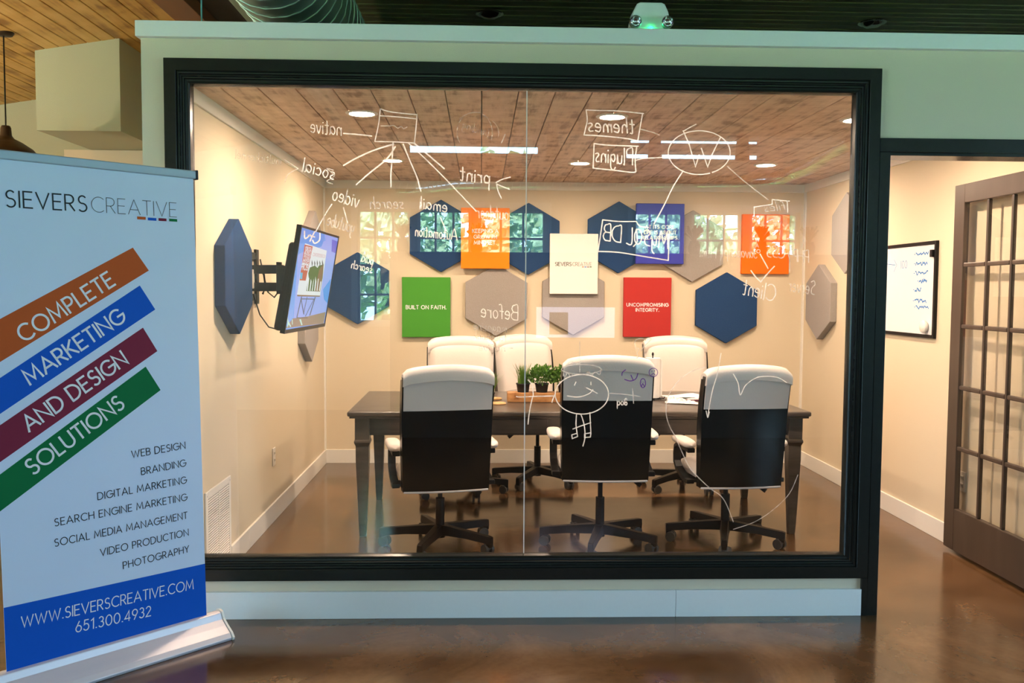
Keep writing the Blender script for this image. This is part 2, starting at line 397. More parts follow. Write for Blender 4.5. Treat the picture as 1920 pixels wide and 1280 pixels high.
# big picture window: stepped black frame swept round the opening
def frame_sweep(rect, prof):
    """prof: (inset from rect, y) open profile; mitred at the corners"""
    x0, x1, z0, z1 = rect; vs = []; fs = []; n = len(prof)
    for (sx, sz) in ((0,0),(1,0),(1,1),(0,1)):
        for ins, y in prof:
            vs.append(((x1-ins) if sx else (x0+ins), y, (z1-ins) if sz else (z0+ins)))
    for c in range(4):
        d = (c+1) % 4
        for i in range(n-1):
            fs.append((c*n+i, d*n+i, d*n+i+1, c*n+i+1))
    return MB().add(vs, fs)
w1 = thing('window_1', None, None, kind='structure')
OUT = (-1.384, 1.782, .176, 2.486)
obj('casing', frame_sweep(OUT, [(0, .001), (0, -.021), (.052, -.021), (.052, .001), (0, .001)]), M['black_trim'], w1, bevel=.0015, seg=1)
prof = [(.052,-.012),(.058,-.014),(.064,-.013),(.067,-.006),(.072,-.004),(.078,-.008),(.083,-.007),(.086,.002),(.094,.004),(.100,.002),(.104,.006),(.108,.026),(.109,.044),(.053,.044),(.052,-.012)]
obj('stop_moulding', frame_sweep(OUT, prof), M['black_trim'], w1)
obj('jamb', frame_sweep(OUT, [(.049,.0),(.049,YW+.002),(.070,YW+.002),(.070,.045),(.049,.045)]), M['black_trim'], w1)
GY0, GY1 = .030, .0365
SEAM = .199
pane_l = obj('glass_pane', MB().box(-1.300, SEAM-.0012, GY0, GY1, .26, 2.40), M['glass'], w1)
pane_r = obj('glass_pane', MB().box(SEAM+.0012, 1.70, GY0, GY1, .26, 2.40), M['glass'], w1)
obj('silicone_seam', MB().box(SEAM-.0022, SEAM+.0022, GY0-.001, GY1+.001, .285, 2.377), pm('clear_silicone', (.92,.82,.72), .35, bump=0), w1)

# door opening casing and jamb
d1 = thing('door_1', None, None, kind='structure')
for nm, mbx in (('casing', MB().box(1.7835, 1.832, -.019, .001, 0, 2.119)), ('casing', MB().box(1.7835, 2.86, -.019, .001, 2.119, 2.181)), ('casing', MB().box(2.76, 2.82, -.019, .001, 0, 2.119))):
    obj(nm, mbx, M['black_trim'], d1, bevel=.002)
obj('jamb', MB().box(1.818, 1.834, .0, YW+.01, 0, 2.12).box(2.757, 2.773, .0, YW+.01, 0, 2.12).box(1.818, 2.773, 0, YW+.01, 2.106, 2.122), M['black_trim'], d1, bevel=.001)
obj('back_band', MB().box(1.758, 1.7835, -.0175, .001, 0, .176), M['black_trim'], d1)
# the french door leaf, swung open flat against the right wall
dl = thing('door_leaf', 'dark stained french door with fifteen glass panes swung open against the right wall', 'door', (2.72, .14, 0))
XA, XB2 = -.02, .012
Y1 = .905
obj('stile', MB().box(XA, XB2, Y1-.105, Y1, .022, 2.10), M['door'], dl, bevel=.003)
obj('stile', MB().box(XA, XB2, .0, .125, .022, 2.10), M['door'], dl, bevel=.003)
obj('top_rail', MB().box(XA, XB2, .125, Y1-.105, 1.995, 2.10), M['door'], dl, bevel=.003)
obj('bottom_rail', MB().box(XA, XB2, .125, Y1-.105, .022, .262), M['door'], dl, bevel=.003)
gy0, gy1, gz0, gz1 = .125, Y1-.105, .262, 1.995
cw, rh = (gy1-gy0)/3, (gz1-gz0)/5
for i in (1, 2): obj('muntin', MB().box(XA+.004, XB2-.006, gy0+i*cw-.010, gy0+i*cw+.010, gz0, gz1), M['door'], dl, bevel=.005)
for j in range(1, 5):
    for i in range(3):
        obj('muntin', MB().box(XA+.004, XB2-.006, gy0+i*cw+(.012 if i else 0), gy0+(i+1)*cw-(.012 if i < 2 else 0), gz0+j*rh-.012, gz0+j*rh+.012), M['door'], dl, bevel=.005)
for j in range(5):
    for i in range(3):
        obj('glass_pane', MB().box(-.010, -.005, gy0+i*cw+.008, gy0+(i+1)*cw-.008, gz0+j*rh+.010, gz0+(j+1)*rh-.010), M['door_glass'], dl)
for z in (.25, 1.06, 1.87): obj('hinge', MB().cyl((-.028, -.002, z-.045), (-.028, -.002, z+.045), .007, n=10), M['black'], dl)

# upper hall: dark ribbed ceiling, beams, pine slope, far wall
c2 = struct('ceiling_hall', MB().box(-1.5, HALL_XR+.2, HALL_Y-.2, 4.2, 3.44, 3.54), M['dark_beam'])
pan = obj('panel', MB().box(-1.48, HALL_XR, -.094, .094, 3.425, 3.44).box(-1.48, HALL_XR, -.100, -.088, 3.418, 3.44).box(-1.48, HALL_XR, -.01, .0, 3.421, 3.44), M['dark_ceil'], c2)
pan.location = (0, HALL_Y+.1, 0)
for k in range(1, 55):
    p = pan.copy(); scene.collection.objects.link(p); p.location = (0, HALL_Y+.1+k*.2, 0)
struct('trim_7', MB().box(-2.04, -1.84, HALL_Y, 3.85, 3.26, 3.60), M['beam'], bevel=.004)
struct('trim_8', MB().box(-1.84, -1.60, HALL_Y, 3.85, 3.34, 3.58), M['dark_beam'], bevel=.004)
struct('trim_9', MB().box(-1.60, -1.48, HALL_Y, 3.85, 3.30, 3.56), M['galv'], bevel=.004)
c3 = struct('ceiling_left', MB().prism([(-6.7, 2.64), (-2.04, 3.39), (-2.04, 3.45), (-6.7, 2.70)], lambda a, b, t: (a, t, b), HALL_Y-.2, 4.2), M['dark_beam'])
ang = math.atan2(.75, 4.66)
first = None
for k in range(46):
    xx = -2.09-.1*k
    if first is None: o = first = obj('plank', MB().box(-.049, .049, HALL_Y, 3.85, -.016, 0), M['pine'], c3, bevel=.004, seg=1)
    else: o = first.copy(); scene.collection.objects.link(o)
    o.location = (xx, 0, 3.39-(-2.04-xx)*math.tan(ang)-.001); o.rotation_euler = (0, -ang, 0)
struct('wall_far', MB().box(HALL_XL-.2, HALL_XR+.2, 3.85, 3.97, 0, 3.6), M['soffit'])
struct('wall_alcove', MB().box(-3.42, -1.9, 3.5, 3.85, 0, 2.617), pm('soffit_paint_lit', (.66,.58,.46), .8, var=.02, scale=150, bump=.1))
# boxed soffit hanging from the pine slope
struct('wall_soffit', MB().prism([(-3.21, 2.62), (-2.612, 2.62), (-2.612, 3.302), (-3.21, 3.205)], lambda a, b, t: (a, t, b), 2.62, 3.85), M['soffit'])

# hall walls with windows; those in the side walls are added for light
struct('wall_hall_back', wall_holes('y', HALL_Y-.15, HALL_Y, HALL_XL-.2, HALL_XR+.2, 0, 3.6, WIN_BACK+WIN_CLEAR), M['wall'], fix=False)
struct('wall_hall_right', wall_holes('x', HALL_XR, HALL_XR+.15, HALL_Y, 3.85, 0, 3.6, WIN_RIGHT_ADDED), M['wall'], fix=False)
struct('wall_hall_left', wall_holes('x', HALL_XL-.15, HALL_XL, HALL_Y, 3.85, 0, 3.6, WIN_LEFT_ADDED), M['wall'], fix=False)
wn = 2
def window_unit(a, b, c, d, cols, rows, axis='y', pos=HALL_Y):
    global wn
    w = thing('window_%d' % wn, None, None, kind='structure'); wn += 1
    def bx(p0, p1, q0, q1, t0=-.06, t1=-.02):
        if axis == 'y': return MB().box(p0, p1, pos+t0, pos+t1, q0, q1)
        s_ = 1 if pos > 0 else -1
        lo, hi = sorted((pos-s_*t0, pos-s_*t1)); return MB().box(lo, hi, p0, p1, q0, q1)
    mb = MB()
    for args in ((a, a+.035, c, d), (b-.035, b, c, d), (a+.035, b-.035, c, c+.035), (a+.035, b-.035, d-.035, d)):
        q = bx(*args); mb.add(q.v, q.f)
    obj('sash_frame', mb, M['white'], w, bevel=.003)
    mz = (c+d)/2
    if rows > 2: obj('meeting_rail', bx(a+.035, b-.035, mz-.025, mz+.025), M['white'], w)
    for i in range(1, cols): obj('muntin', bx(a+(b-a)*i/cols-.014, a+(b-a)*i/cols+.014, c+.035, d-.035, -.05, -.03), M['white'], w)
    for j in range(1, rows):
        if rows > 2 and j == rows//2: continue
        obj('muntin', bx(a+.035, b-.035, c+(d-c)*j/rows-.013, c+(d-c)*j/rows+.013, -.05, -.03), M['white'], w)
    obj('pane', bx(a+.03, b-.03, c+.03, d-.03, -.043, -.037), M['win_glass'], w)
    return w
for (a, b, c, d) in WIN_BACK: window_unit(a, b, c, d, 3, 4)
for (a, b, c, d) in WIN_CLEAR: window_unit(a, b, c, d, 1, 1)
for (a, b, c, d) in WIN_RIGHT_ADDED: window_unit(a, b, c, d, 3, 4, 'x', HALL_XR)
for (a, b, c, d) in WIN_LEFT_ADDED: window_unit(a, b, c, d, 3, 4, 'x', HALL_XL)
for k, (a, b) in enumerate(((-1.60, .86), (1.81, 4.04))):
    struct('trim_%d' % (10+k), MB().box(a, b, HALL_Y, HALL_Y+.02, 2.48, 2.57).box(a, a+.07, HALL_Y, HALL_Y+.02, 1.0, 2.48).box(b-.07, b, HALL_Y, HALL_Y+.02, 1.0, 2.48).box(a-.03, b+.03, HALL_Y, HALL_Y+.05, 1.04, 1.08), M['white'], fix=False)

# outside the hall: lawn and trees
struct('ground', MB().box(-40, 40, -40, HALL_Y-.2, -.25, -.15), M['grey_lawn'])
def tree(x, y, hgt, r, seed, label):
    t = thing('tree', None, 'tree', (x, y, -.15), 0, 'trees on the lawn outside the hall windows')
    t['label'] = label
    obj('trunk', MB().tube([(0,0,0),(.05,0,hgt*.3),(0,.05,hgt*.6)], .12, rf=lambda i: .16-.04*i), M['bark'], t)
    rg = random.Random(seed); mb = MB()
    for k in range(760):
        a = rg.uniform(0, 2*PI); e = math.asin(rg.uniform(-1, 1)); rr = r*rg.uniform(.55, 1.0)
        c = Vector((rr*math.cos(a)*math.cos(e), rr*math.sin(a)*math.cos(e), hgt*.62+rr*1.1*math.sin(e)))
        n1 = Vector((rg.gauss(0,1), rg.gauss(0,1), rg.gauss(0,1))).normalized(); n2 = n1.orthogonal().normalized(); s = rg.uniform(.07, .20)
        n3 = n1.cross(n2)
        mb.add([c+n2*s, c+n3*s*.7, c-n2*s, c-n3*s*.7, c+n1*s*.4], [(0,1,4),(1,2,4),(2,3,4),(3,0,4)])
    obj('foliage', mb, M['leaf_tree'], t, fix=False)
TREES = ((-4.6,-12.4,3.7,1.3,'tree at the left end of the lawn, mirrored at the left of the glass'), (-1.8,-12.6,3.9,1.35,'tree mirrored over the left navy panels of the back wall'),
         (1.1,-12.3,3.8,1.35,'tree mirrored near the white logo canvas'), (3.9,-13.2,3.3,1.2,'tree mirrored over the blue canvas'),
         (-3.4,-16.6,4.9,1.7,'tree farther back, mirrored left of the green canvas'), (.3,-16.8,5.0,1.7,'tree farther back, mirrored behind the bright orange canvas'),
         (4.4,-17.6,4.2,1.5,'tree farther back, mirrored right of the blue canvas'), (7.4,-17.5,4.0,1.3,'tree at the right end of the lawn'))
for i, (x, y, hh, r, l) in enumerate(TREES):
    tree(x, y, hh, r, i, 'leafy '+l)

# unseen warm uplighters added to brighten the pine ceiling and left hall
def fill_uplighter(x, y, label, power):
    t = thing('added_fill_lamp', label, 'lamp', (x, y, 0), 0, 'added unseen uplighters that brighten the left hall')
    obj('base', MB().lathe([(0,0),(.14,0),(.14,.02),(.02,.03),(0,.03)], n=28), M['black'], t)
    obj('pole', MB().cyl((0,0,.03),(0,0,1.72), .012), M['black'], t)
    obj('bowl', MB().lathe([(.0,1.70),(.05,1.71),(.13,1.76),(.16,1.80),(.155,1.80),(.12,1.77),(.0,1.73)], n=28), M['black'], t, fix=False)
    d = bpy.data.lights.new('added_uplight', 'AREA'); d.shape = 'DISK'; d.size = .22; d.energy = power; d.color = (1.0, .86, .62)
    o = bpy.data.objects.new('added_uplight', d); scene.collection.objects.link(o); o.parent = t; o.location = (0, 0, 1.795); o.rotation_euler = (PI, 0, 0)
fill_uplighter(-5.2, .9, 'added unseen black uplighter in the far left of the hall', 150)
fill_uplighter(-5.4, -2.2, 'added unseen black uplighter by the left hall window', 90)

# ------------------------------------------------------------------ lettering (stroke capitals)
def arc(cx, cy, rx, ry, a0, a1, n=10):
    return [(cx+rx*math.cos(math.radians(a0+(a1-a0)*i/n)), cy+ry*math.sin(math.radians(a0+(a1-a0)*i/n))) for i in range(n+1)]
G = {
 'A': (.84, [[(0,0),(.42,1),(.84,0)], [(.14,.32),(.70,.32)]]),
 'B': (.58, [[(0,0),(0,1),(.30,1)]+arc(.30,.76,.22,.24,90,-90)+[(0,.52)], [(.30,.52)]+arc(.32,.26,.26,.26,90,-90)+[(0,0)]]),
 'C': (.80, [arc(.48,.5,.48,.5,48,312,20)]),
 'D': (.76, [[(0,0),(0,1),(.26,1)]+arc(.26,.5,.50,.5,90,-90,16)+[(0,0)]]),
 'E': (.52, [[(.52,1),(0,1),(0,0),(.52,0)], [(0,.52),(.46,.52)]]),
 'F': (.50, [[(.50,1),(0,1),(0,0)], [(0,.50),(.44,.50)]]),
 'G': (.88, [arc(.48,.5,.48,.5,48,360,24)+[(.52,.5)]]),
 'H': (.70, [[(0,0),(0,1)], [(.70,0),(.70,1)], [(0,.52),(.70,.52)]]),
 'I': (.0, [[(0,0),(0,1)]]),
 'J': (.40, [[(.40,1),(.40,.25)]+arc(.18,.25,.22,.25,0,-150)]),
 'K': (.60, [[(0,0),(0,1)], [(.58,1),(0,.42)], [(.16,.58),(.62,0)]]),
 'L': (.46, [[(0,1),(0,0),(.46,0)]]),
 'M': (.94, [[(0,0),(.10,1),(.47,.18),(.84,1),(.94,0)]]),
 'N': (.74, [[(0,0),(0,1),(.74,0),(.74,1)]]),
 'O': (.98, [arc(.49,.5,.49,.5,0,360,28)]),
 'P': (.54, [[(0,0),(0,1),(.28,1)]+arc(.28,.73,.26,.27,90,-90)+[(0,.46)]]),
 'Q': (.98, [arc(.49,.5,.49,.5,0,360,28), [(.6,.25),(.9,-.05)]]),
 'R': (.58, [[(0,0),(0,1),(.28,1)]+arc(.28,.73,.26,.27,90,-90)+[(0,.46)], [(.26,.46),(.58,0)]]),
 'S': (.56, [arc(.29,.75,.24,.25,40,270,12)[:-1]+arc(.28,.25,.27,.26,90,-140,12)]),
 'T': (.60, [[(0,1),(.60,1)], [(.30,1),(.30,0)]]),
 'U': (.68, [[(0,1),(0,.34)]+arc(.34,.34,.34,.34,180,360,14)+[(.68,1)]]),
 'V': (.78, [[(0,1),(.39,0),(.78,1)]]),
 'W': (1.16, [[(0,1),(.30,0),(.58,.92),(.86,0),(1.16,1)]]),
 'X': (.66, [[(0,0),(.66,1)], [(0,1),(.66,0)]]),
 'Y': (.68, [[(0,1),(.34,.46),(.68,1)], [(.34,.46),(.34,0)]]),
 'Z': (.60, [[(0,1),(.60,1),(0,0),(.60,0)]]),
 '.': (.06, [[(.0,.04),(.07,.04)]]), ',': (.06, [[(.05,.06),(0,-.12)]]), '!': (.04, [[(0,1),(0,.3)],[(0,.0),(0,.08)]]), '&': (.6, [[(.6,0),(.12,.78),(.3,1),(.42,.78),(.05,.3),(.25,0),(.6,.4)]]),
 '0': (.64, [arc(.32,.5,.32,.5,0,360,24)]), '1': (.26, [[(0,.82),(.24,1),(.24,0)]]),
 '2': (.52, [arc(.26,.74,.25,.26,160,-20,10)+[(0,0),(.54,0)]]),
 '3': (.52, [arc(.25,.76,.22,.24,150,-90,10), arc(.25,.27,.26,.27,85,-150,10)]),
 '4': (.60, [[(.46,0),(.46,1),(0,.24),(.60,.24)]]),
 '5': (.54, [[(.48,1),(.10,1),(.06,.56)]+arc(.25,.32,.28,.32,110,-150,12)]),
 '6': (.56, [arc(.28,.3,.28,.3,0,360,20), [(.02,.38),(.34,1)]]),
 '9': (.56, [arc(.28,.7,.28,.3,0,360,20), [(.54,.62),(.22,0)]]),
 '-': (.4, [[(0,.45),(.4,.45)]]), '/': (.4, [[(0,-.1),(.4,1.05)]]), ' ': (.20, []),
}
def text_strokes(s, gap=.20):
    out = []; x = 0
    for ch in s:
        w, st = G[ch]
        for q in st: out.append([(a+x, b) for a, b in q])
        x += w+gap
    return out, x-gap
def lettering(parent, s, fn, cap, weight, mat, start=None, end=None, center=None, right=None, gap=.20, t=0, name='lettering', width=None):
    """fn(a, b, t): 2-D print plane to 3-D.  start+end fix the baseline; center/right place level text"""
    st, w = text_strokes(s, gap)
    W = w*cap
    if start is not None and end is not None:
        p = Vector(start); q = Vector(end); d = q-p; sx = d.length/w; ex = d.normalized()
    else:
        sx = (width/w) if width else cap; W = w*sx; ex = Vector((1, 0))
        if center is not None: p = Vector((center[0]-W/2, center[1]-cap/2))
        else: p = Vector((right[0]-W, right[1]-cap/2))
    ey = Vector((-ex.y, ex.x)); mb = MB()
    for poly in st:
        mb.ribbon([tuple(p+ex*(a*sx)+ey*(b*cap)) for a, b in poly], weight*cap, fn, t)
    return obj(name, mb, mat, parent, fix=False)

# ------------------------------------------------------------------ roll-up banner
BO = Vector((-1.708, -.791, .10)); BE = Vector((.698, .717, 0)).normalized(); BN = Vector((.717, -.698, 0)).normalized()
def bmap(a, b, t):
    """a along the banner, b height, t proud of the cloth"""
    return BO+BE*(a-.018*(b-.1))+Vector((0, 0, b-.1))+BN*t
def buz(u, v):
    d = CAM_D + CAM_R*((u-960)/CAM_F) - CAM_U*((v-640)/CAM_F)
    P = CAM_C + d*((BO-CAM_C).dot(BN)/d.dot(BN)); z = P.z
    return ((P-BO).dot(BE)+.018*(z-.1), z)
ban = thing('banner_stand', 'tall white roll-up banner with four slanted colour stripes in front of the window', 'banner', (BO.x, BO.y, 0))
def bobj(name, mb, mat, **k):
    o = obj(name, mb, mat, None, **k); o.parent = ban; o.matrix_parent_inverse = Matrix.Translation((-BO.x, -BO.y, 0)); return o
cloth = bobj('banner_cloth', MB().prism([(0,.075),(.78,.075),(.78,1.955),(0,1.955)], bmap, 0, -.0015), M['fabric'])
def bprint(name, poly, mat, t=.0006, label=None):
    o = obj(name, MB().add([bmap(a, b, t) for a, b in poly], [tuple(range(len(poly)))]), mat, cloth, fix=False); 
    if label: o['label'] = label
    return o
k = .585
def stripe(pr_top, pr_bot, z0t, z0b, mat, lab):
    bprint('stripe', [(0, z0t-.004), pr_top, pr_bot, (0, z0b-.003)], mat, label=lab)
stripe(buz(249,464), buz(279,507), buz(0,605)[1], buz(0,685)[1], M['b_or'], 'orange stripe')
stripe(buz(262,535), buz(291,580), buz(0,714)[1], buz(0,780)[1], M['b_bl'], 'blue stripe')
stripe(buz(268,614), buz(295,658), buz(0,800)[1], buz(0,868)[1], M['b_ma'], 'maroon stripe')
stripe(buz(273,687), buz(301,731), buz(0,890)[1], buz(0,958)[1], M['b_gr'], 'green stripe')
bprint('footer_panel', [(0,.10),(.78,.10),(.78,.324),(0,.338)], M['b_bl'], label='blue footer panel')
def bl_text(s, cap, wgt, mat, **kw):
    return lettering(cloth, s, bmap, cap, wgt, mat, t=.0012, **kw)
bl_text('COMPLETE', .057, .14, M['print_white'], start=buz(46,641), end=buz(216,533), gap=.24)
bl_text('MARKETING', .057, .14, M['print_white'], start=buz(57,721), end=buz(236,600), gap=.22)
bl_text('AND DESIGN', .057, .14, M['print_white'], start=buz(55,809), end=buz(240,680), gap=.22)
bl_text('SOLUTIONS', .057, .14, M['print_white'], start=buz(62,890), end=buz(234,762), gap=.22)
LG0, LG1, LGM = buz(11,387), buz(331,407), buz(168,396)
bl_text('SIEVERS', .057, .095, M['ink'], start=LG0, end=(LGM[0]-.010, LG0[1]+(LG1[1]-LG0[1])*.48), gap=.24)
bl_text('CREATIVE', .057, .042, M['ink2'], start=(LGM[0]+.008, LG0[1]+(LG1[1]-LG0[1])*.5), end=LG1, gap=.20)
for (px0, px1, py, mt_, lb) in ((257,273,408,'b_or','orange'), (277,293,410,'b_bl','blue'), (297,312,411,'b_ma','maroon'), (317,332,412,'b_gr','green')):
    a = buz(px0, py); b_ = buz(px1, py+1)
    bprint('logo_bar', [(a[0], a[1]-.006), (b_[0], a[1]-.006), (b_[0], a[1]+.005), (a[0], a[1]+.005)], M[mt_], t=.001, label=lb+' logo bar')
for s, l, r in (('WEB DESIGN',(247,852),(347,834)), ('BRANDING',(265,881),(348,867)), ('DIGITAL MARKETING',(183,926),(349,899)),
                ('SEARCH ENGINE MARKETING',(102,975),(350,931)), ('SOCIAL MEDIA MANAGEMENT',(102,1011),(351,965)), ('VIDEO PRODUCTION',(188,1030),(353,997)), ('PHOTOGRAPHY',(231,1055),(354,1028))):
    a = buz(*l); b_ = buz(*r)
    bl_text(s, .0275, .115, M['ink'], start=(a[0], b_[1]-.017-.006), end=(b_[0], b_[1]-.014), gap=.26)
a = buz(40,1174); b_ = buz(362,1100)
bl_text('WWW.SIEVERSCREATIVE.COM', .040, .10, M['print_white'], start=(a[0], a[1]-.004), end=(b_[0], b_[1]-.008), gap=.22)
a = buz(142,1184); b_ = buz(282,1152)
bl_text('651.300.4932', .040, .10, M['print_white'], start=(a[0], a[1]-.002), end=(b_[0], b_[1]-.004), gap=.24)
bobj('top_rail', MB().prism([(-.008,1.937),(.792,1.937),(.792,1.970),(-.008,1.970)], bmap, .010, -.012), M['rail'], bevel=.004)
bobj('rail_end_cap', MB().prism([(.786,1.934),(.797,1.934),(.797,1.973),(.786,1.973)], bmap, .012, -.014), M['black'], bevel=.002)
prof2 = [(-.085,.0),(.095,.0),(.10,.012),(.085,.030),(.050,.052),(.022,.072),(.012,.098),(-.006,.104),(-.03,.098),(-.06,.075),(-.085,.04)]
bobj('base_housing', MB().prism(prof2, lambda p, q, t: BO+BE*t+Vector((0,0,q-.1))+BN*p, -.045, .842), M['steel'], bevel=.003)
bobj('end_cap', MB().prism([(p*1.04, q*1.04+.0) for p, q in prof2], lambda p, q, t: BO+BE*t+Vector((0,0,q-.1))+BN*p, .842, .853), M['white'], bevel=.002)
bobj('support_pole', MB().tube([bmap(.39,.03,-.03), bmap(.39,1.0,-.035), bmap(.39,1.95,-.012)], .008), M['chrome'])

# ------------------------------------------------------------------ wall panels and canvases
def hexagon(cx, cz, wall, label, mat, Rr=.305, th=.044):
    pts = [(Rr*math.sin(PI/3*i), Rr*math.cos(PI/3*i)) for i in range(6)]
    if wall == 'back': loc = (cx, YB, cz); fn = lambda a, b, t: (a, -t, b)
    elif wall == 'left': loc = (XL, cx, cz); fn = lambda a, b, t: (t, a, b)
    else: loc = (XR, cx, cz); fn = lambda a, b, t: (-t, a, b)
    o = obj('hexagon_panel', MB().prism(pts, fn, 0, th), mat, bevel=.004)
    o.location = loc
    return tag(o, label, 'wall panel', 'hexagon felt panels on the meeting room walls')
hexagon(-1.05, 1.50, 'back', 'navy hexagon felt panel low in the back left corner beside the screen', M['navy'])
hexagon(-.345, 1.947, 'back', 'navy hexagon felt panel above the green canvas', M['navy'])
hexagon(.397, 1.928, 'back', 'navy hexagon felt panel right of the KEEPING A GROWTH MINDSET canvas', M['navy'])
hexagon(1.168, 1.948, 'back', 'navy hexagon felt panel between the white canvas and the blue canvas', M['navy'])
hexagon(2.108, 1.352, 'back', 'navy hexagon felt panel right of the red canvas', M['navy'])
hexagon(.127, 1.405, 'back', 'grey hexagon felt panel right of the green canvas', M['grey_felt'])
hexagon(.785, 1.418, 'back', 'grey hexagon felt panel under the white logo canvas', M['grey_felt'])
hexagon(1.805, 1.878, 'back', 'grey hexagon felt panel right of the blue canvas', M['grey_felt'])
hexagon(.785, 1.552, 'left', 'navy hexagon felt panel on the left wall', M['navy'], th=.055)
hexagon(2.80, 1.245, 'left', 'grey hexagon felt panel under the television on the left wall', M['grey_felt'], th=.055)
hexagon(2.98, 1.79, 'left', 'grey hexagon felt panel above the television on the left wall', M['grey_felt'], th=.055)
hexagon(3.165, 1.412, 'right', 'grey hexagon felt panel low on the right wall, whole in view', M['grey_felt'], th=.055)
hexagon(2.645, 1.935, 'right', 'grey hexagon felt panel high on the right wall, cut by the window frame', M['grey_felt'], th=.055)

def canvas(cx, cz, depth, label, mat, lines, cap=.030, wgt=.19, tmat=None, dx=0, tz=0, w=.41, h=.51):
    yb = YB if depth < .06 else YB-.045
    t = thing('canvas_print', label, 'wall art', (cx, YB, cz), 0, 'canvas prints on the back wall')
    y0 = -.040 if depth < .06 else -.085
    obj('canvas', MB().box(-w/2, w/2, y0, (0 if depth < .06 else -.045), -h/2, h/2), mat, t, bevel=.004)
    n = len(lines)
    for i, s in enumerate(lines):
        lettering(t, s, lambda a, b, tt: (a, y0-tt, b), cap, wgt, tmat or M['print_white'], center=(dx, tz+((n-1)/2-i)*cap*1.62), gap=.30, t=.0012)
    return t, y0
canvas(-.470, 1.343, .04, 'green canvas reading BUILT ON FAITH', M['c_green'], ['BUILT ON FAITH.'])
canvas(.030, 1.928, .085, 'bright orange canvas reading KEEPING A GROWTH MINDSET', M['c_orange'], ['KEEPING A', 'GROWTH', 'MINDSET.'], tz=.012)
canvas(1.514, 1.978, .085, 'blue canvas reading AT ITS CORE LIFE IS ABOUT RELATIONSHIPS', M['c_blue'], ['AT ITS CORE,', 'LIFE IS ABOUT', 'RELATIONSHIPS.'], cap=.028, tz=.012)
canvas(1.423, 1.353, .04, 'red canvas reading UNCOMPROMISING INTEGRITY', M['c_red'], ['UNCOMPROMISING', 'INTEGRITY.'], cap=.027)
canvas(2.436, 1.900, .04, 'deep orange canvas at the right end of the back wall', M['c_orange2'], ['W', 'A', 'FO'], dx=-.075, tz=-.012)
cw_, y0 = canvas(.782, 1.718, .085, 'white canvas with the SIEVERSCREATIVE logo', M['c_white'], [])
fnw = lambda a, b, tt: (a, y0-tt, b)
lettering(cw_, 'SIEVERS', fnw, .030, .14, M['logo_ink'], start=(-.160,-.017), end=(-.022,-.017), t=.0012)
lettering(cw_, 'CREATIVE', fnw, .030, .09, M['logo_ink2'], start=(-.012,-.017), end=(.150,-.017), t=.0012)
for i, c in enumerate(('b_or','b_bl','b_ma','b_gr')):
    obj('logo_bar', MB().add([fnw(.068+.022*i+a, -.029+b, .0012) for a, b in ((0,0),(.017,0),(.017,.006),(0,.006))], [(0,1,2,3)]), M[c], cw_, fix=False, label=('orange','blue','maroon','green')[i]+' logo bar')

# whiteboard, outlets, air grille
wb = thing('whiteboard', 'black framed whiteboard with blue handwriting on the right wall', 'whiteboard', (XR, 1.82, 1.51))
obj('board', MB().box(-.014, 0, -.44, .44, -.285, .285), M['whiteboard'], wb)
obj('frame', MB().box(-.020, 0, -.46, -.438, -.30, .30).box(-.020, 0, .438, .46, -.30, .30).box(-.020, 0, -.438, .438, .278, .30).box(-.020, 0, -.438, .438, -.30, -.278), M['black'], wb, bevel=.002)
obj('eraser', MB().lathe([(0,0),(.036,0),(.040,.006),(.038,.018),(.030,.026),(0,.028)], (0,0,0), 24, 'x'), M['white'], wb).location = (-.042, -.36, -.23)
obj('marker_clip', MB().box(-.032, -.014, -.436, -.405, .20, .245), M['black'], wb, bevel=.003)
def hand(seed, n, L, amp):
    rg = random.Random(seed); return [(i*L/n, rg.uniform(-amp, amp)) for i in range(n+1)]
for k, (y0_, z0_, L) in enumerate(((-.20,.225,.16), (-.20,.165,.15), (-.20,.105,.16), (-.25,.055,.10), (-.20,.0,.08), (-.20,-.07,.15), (-.22,-.11,.16))):
    mb = MB(); mb.ribbon([(y0_-a, z0_+b+.006*a) for a, b in hand(k, 16, L, .012)], .008, lambda a, b, t: (-.0148, a, b)); mb.ribbon([(y0_+.02, z0_),(y0_+.01, z0_)], .005, lambda a, b, t: (-.0148, a, b))
    obj('handwriting', mb, M['marker_blue'], wb, fix=False, label='line of blue handwriting')
mb = MB(); fnb = lambda a, b, t: (-.0148, a, b)
mb.ribbon([(.25,.18),(.08,.165)], .004, fnb); mb.ribbon([(.10,.20),(.06,.165),(.10,.12)], .004, fnb); mb.ribbon([(0,.19),(0,.14)], .004, fnb)
mb.ribbon(arc(-.03,.165,.014,.024,0,360,12), .004, fnb); mb.ribbon(arc(-.07,.165,.014,.024,0,360,12), .004, fnb)
obj('handwriting', mb, M['marker_blue'], wb, fix=False, label='arrow and number in blue marker')

def outlet(loc, sx, label):
    t = thing('wall_outlet', label, 'outlet', loc)
    obj('cover_plate', MB().box(min(0,sx*.006), max(0,sx*.006), -.036, .036, -.058, .058), M['outlet'], t, bevel=.003)
    for z in (-.022, .022):
        f = obj('socket', MB().box(min(0,sx*.009), max(0,sx*.009), -.017, .017, z-.014, z+.014), M['outlet'], t, bevel=.004)
        obj('slot', MB().box(min(0,sx*.0096), max(0,sx*.0096), -.008, -.005, z-.006, z+.006).box(min(0,sx*.0096), max(0,sx*.0096), .005, .008, z-.006, z+.006), M['slot'], f)
outlet((XL, 1.75, .41), 1, 'cream wall outlet low on the left wall behind the glass')
outlet((XR, 1.005, .405), -1, 'cream wall outlet low on the right wall seen through the open door')

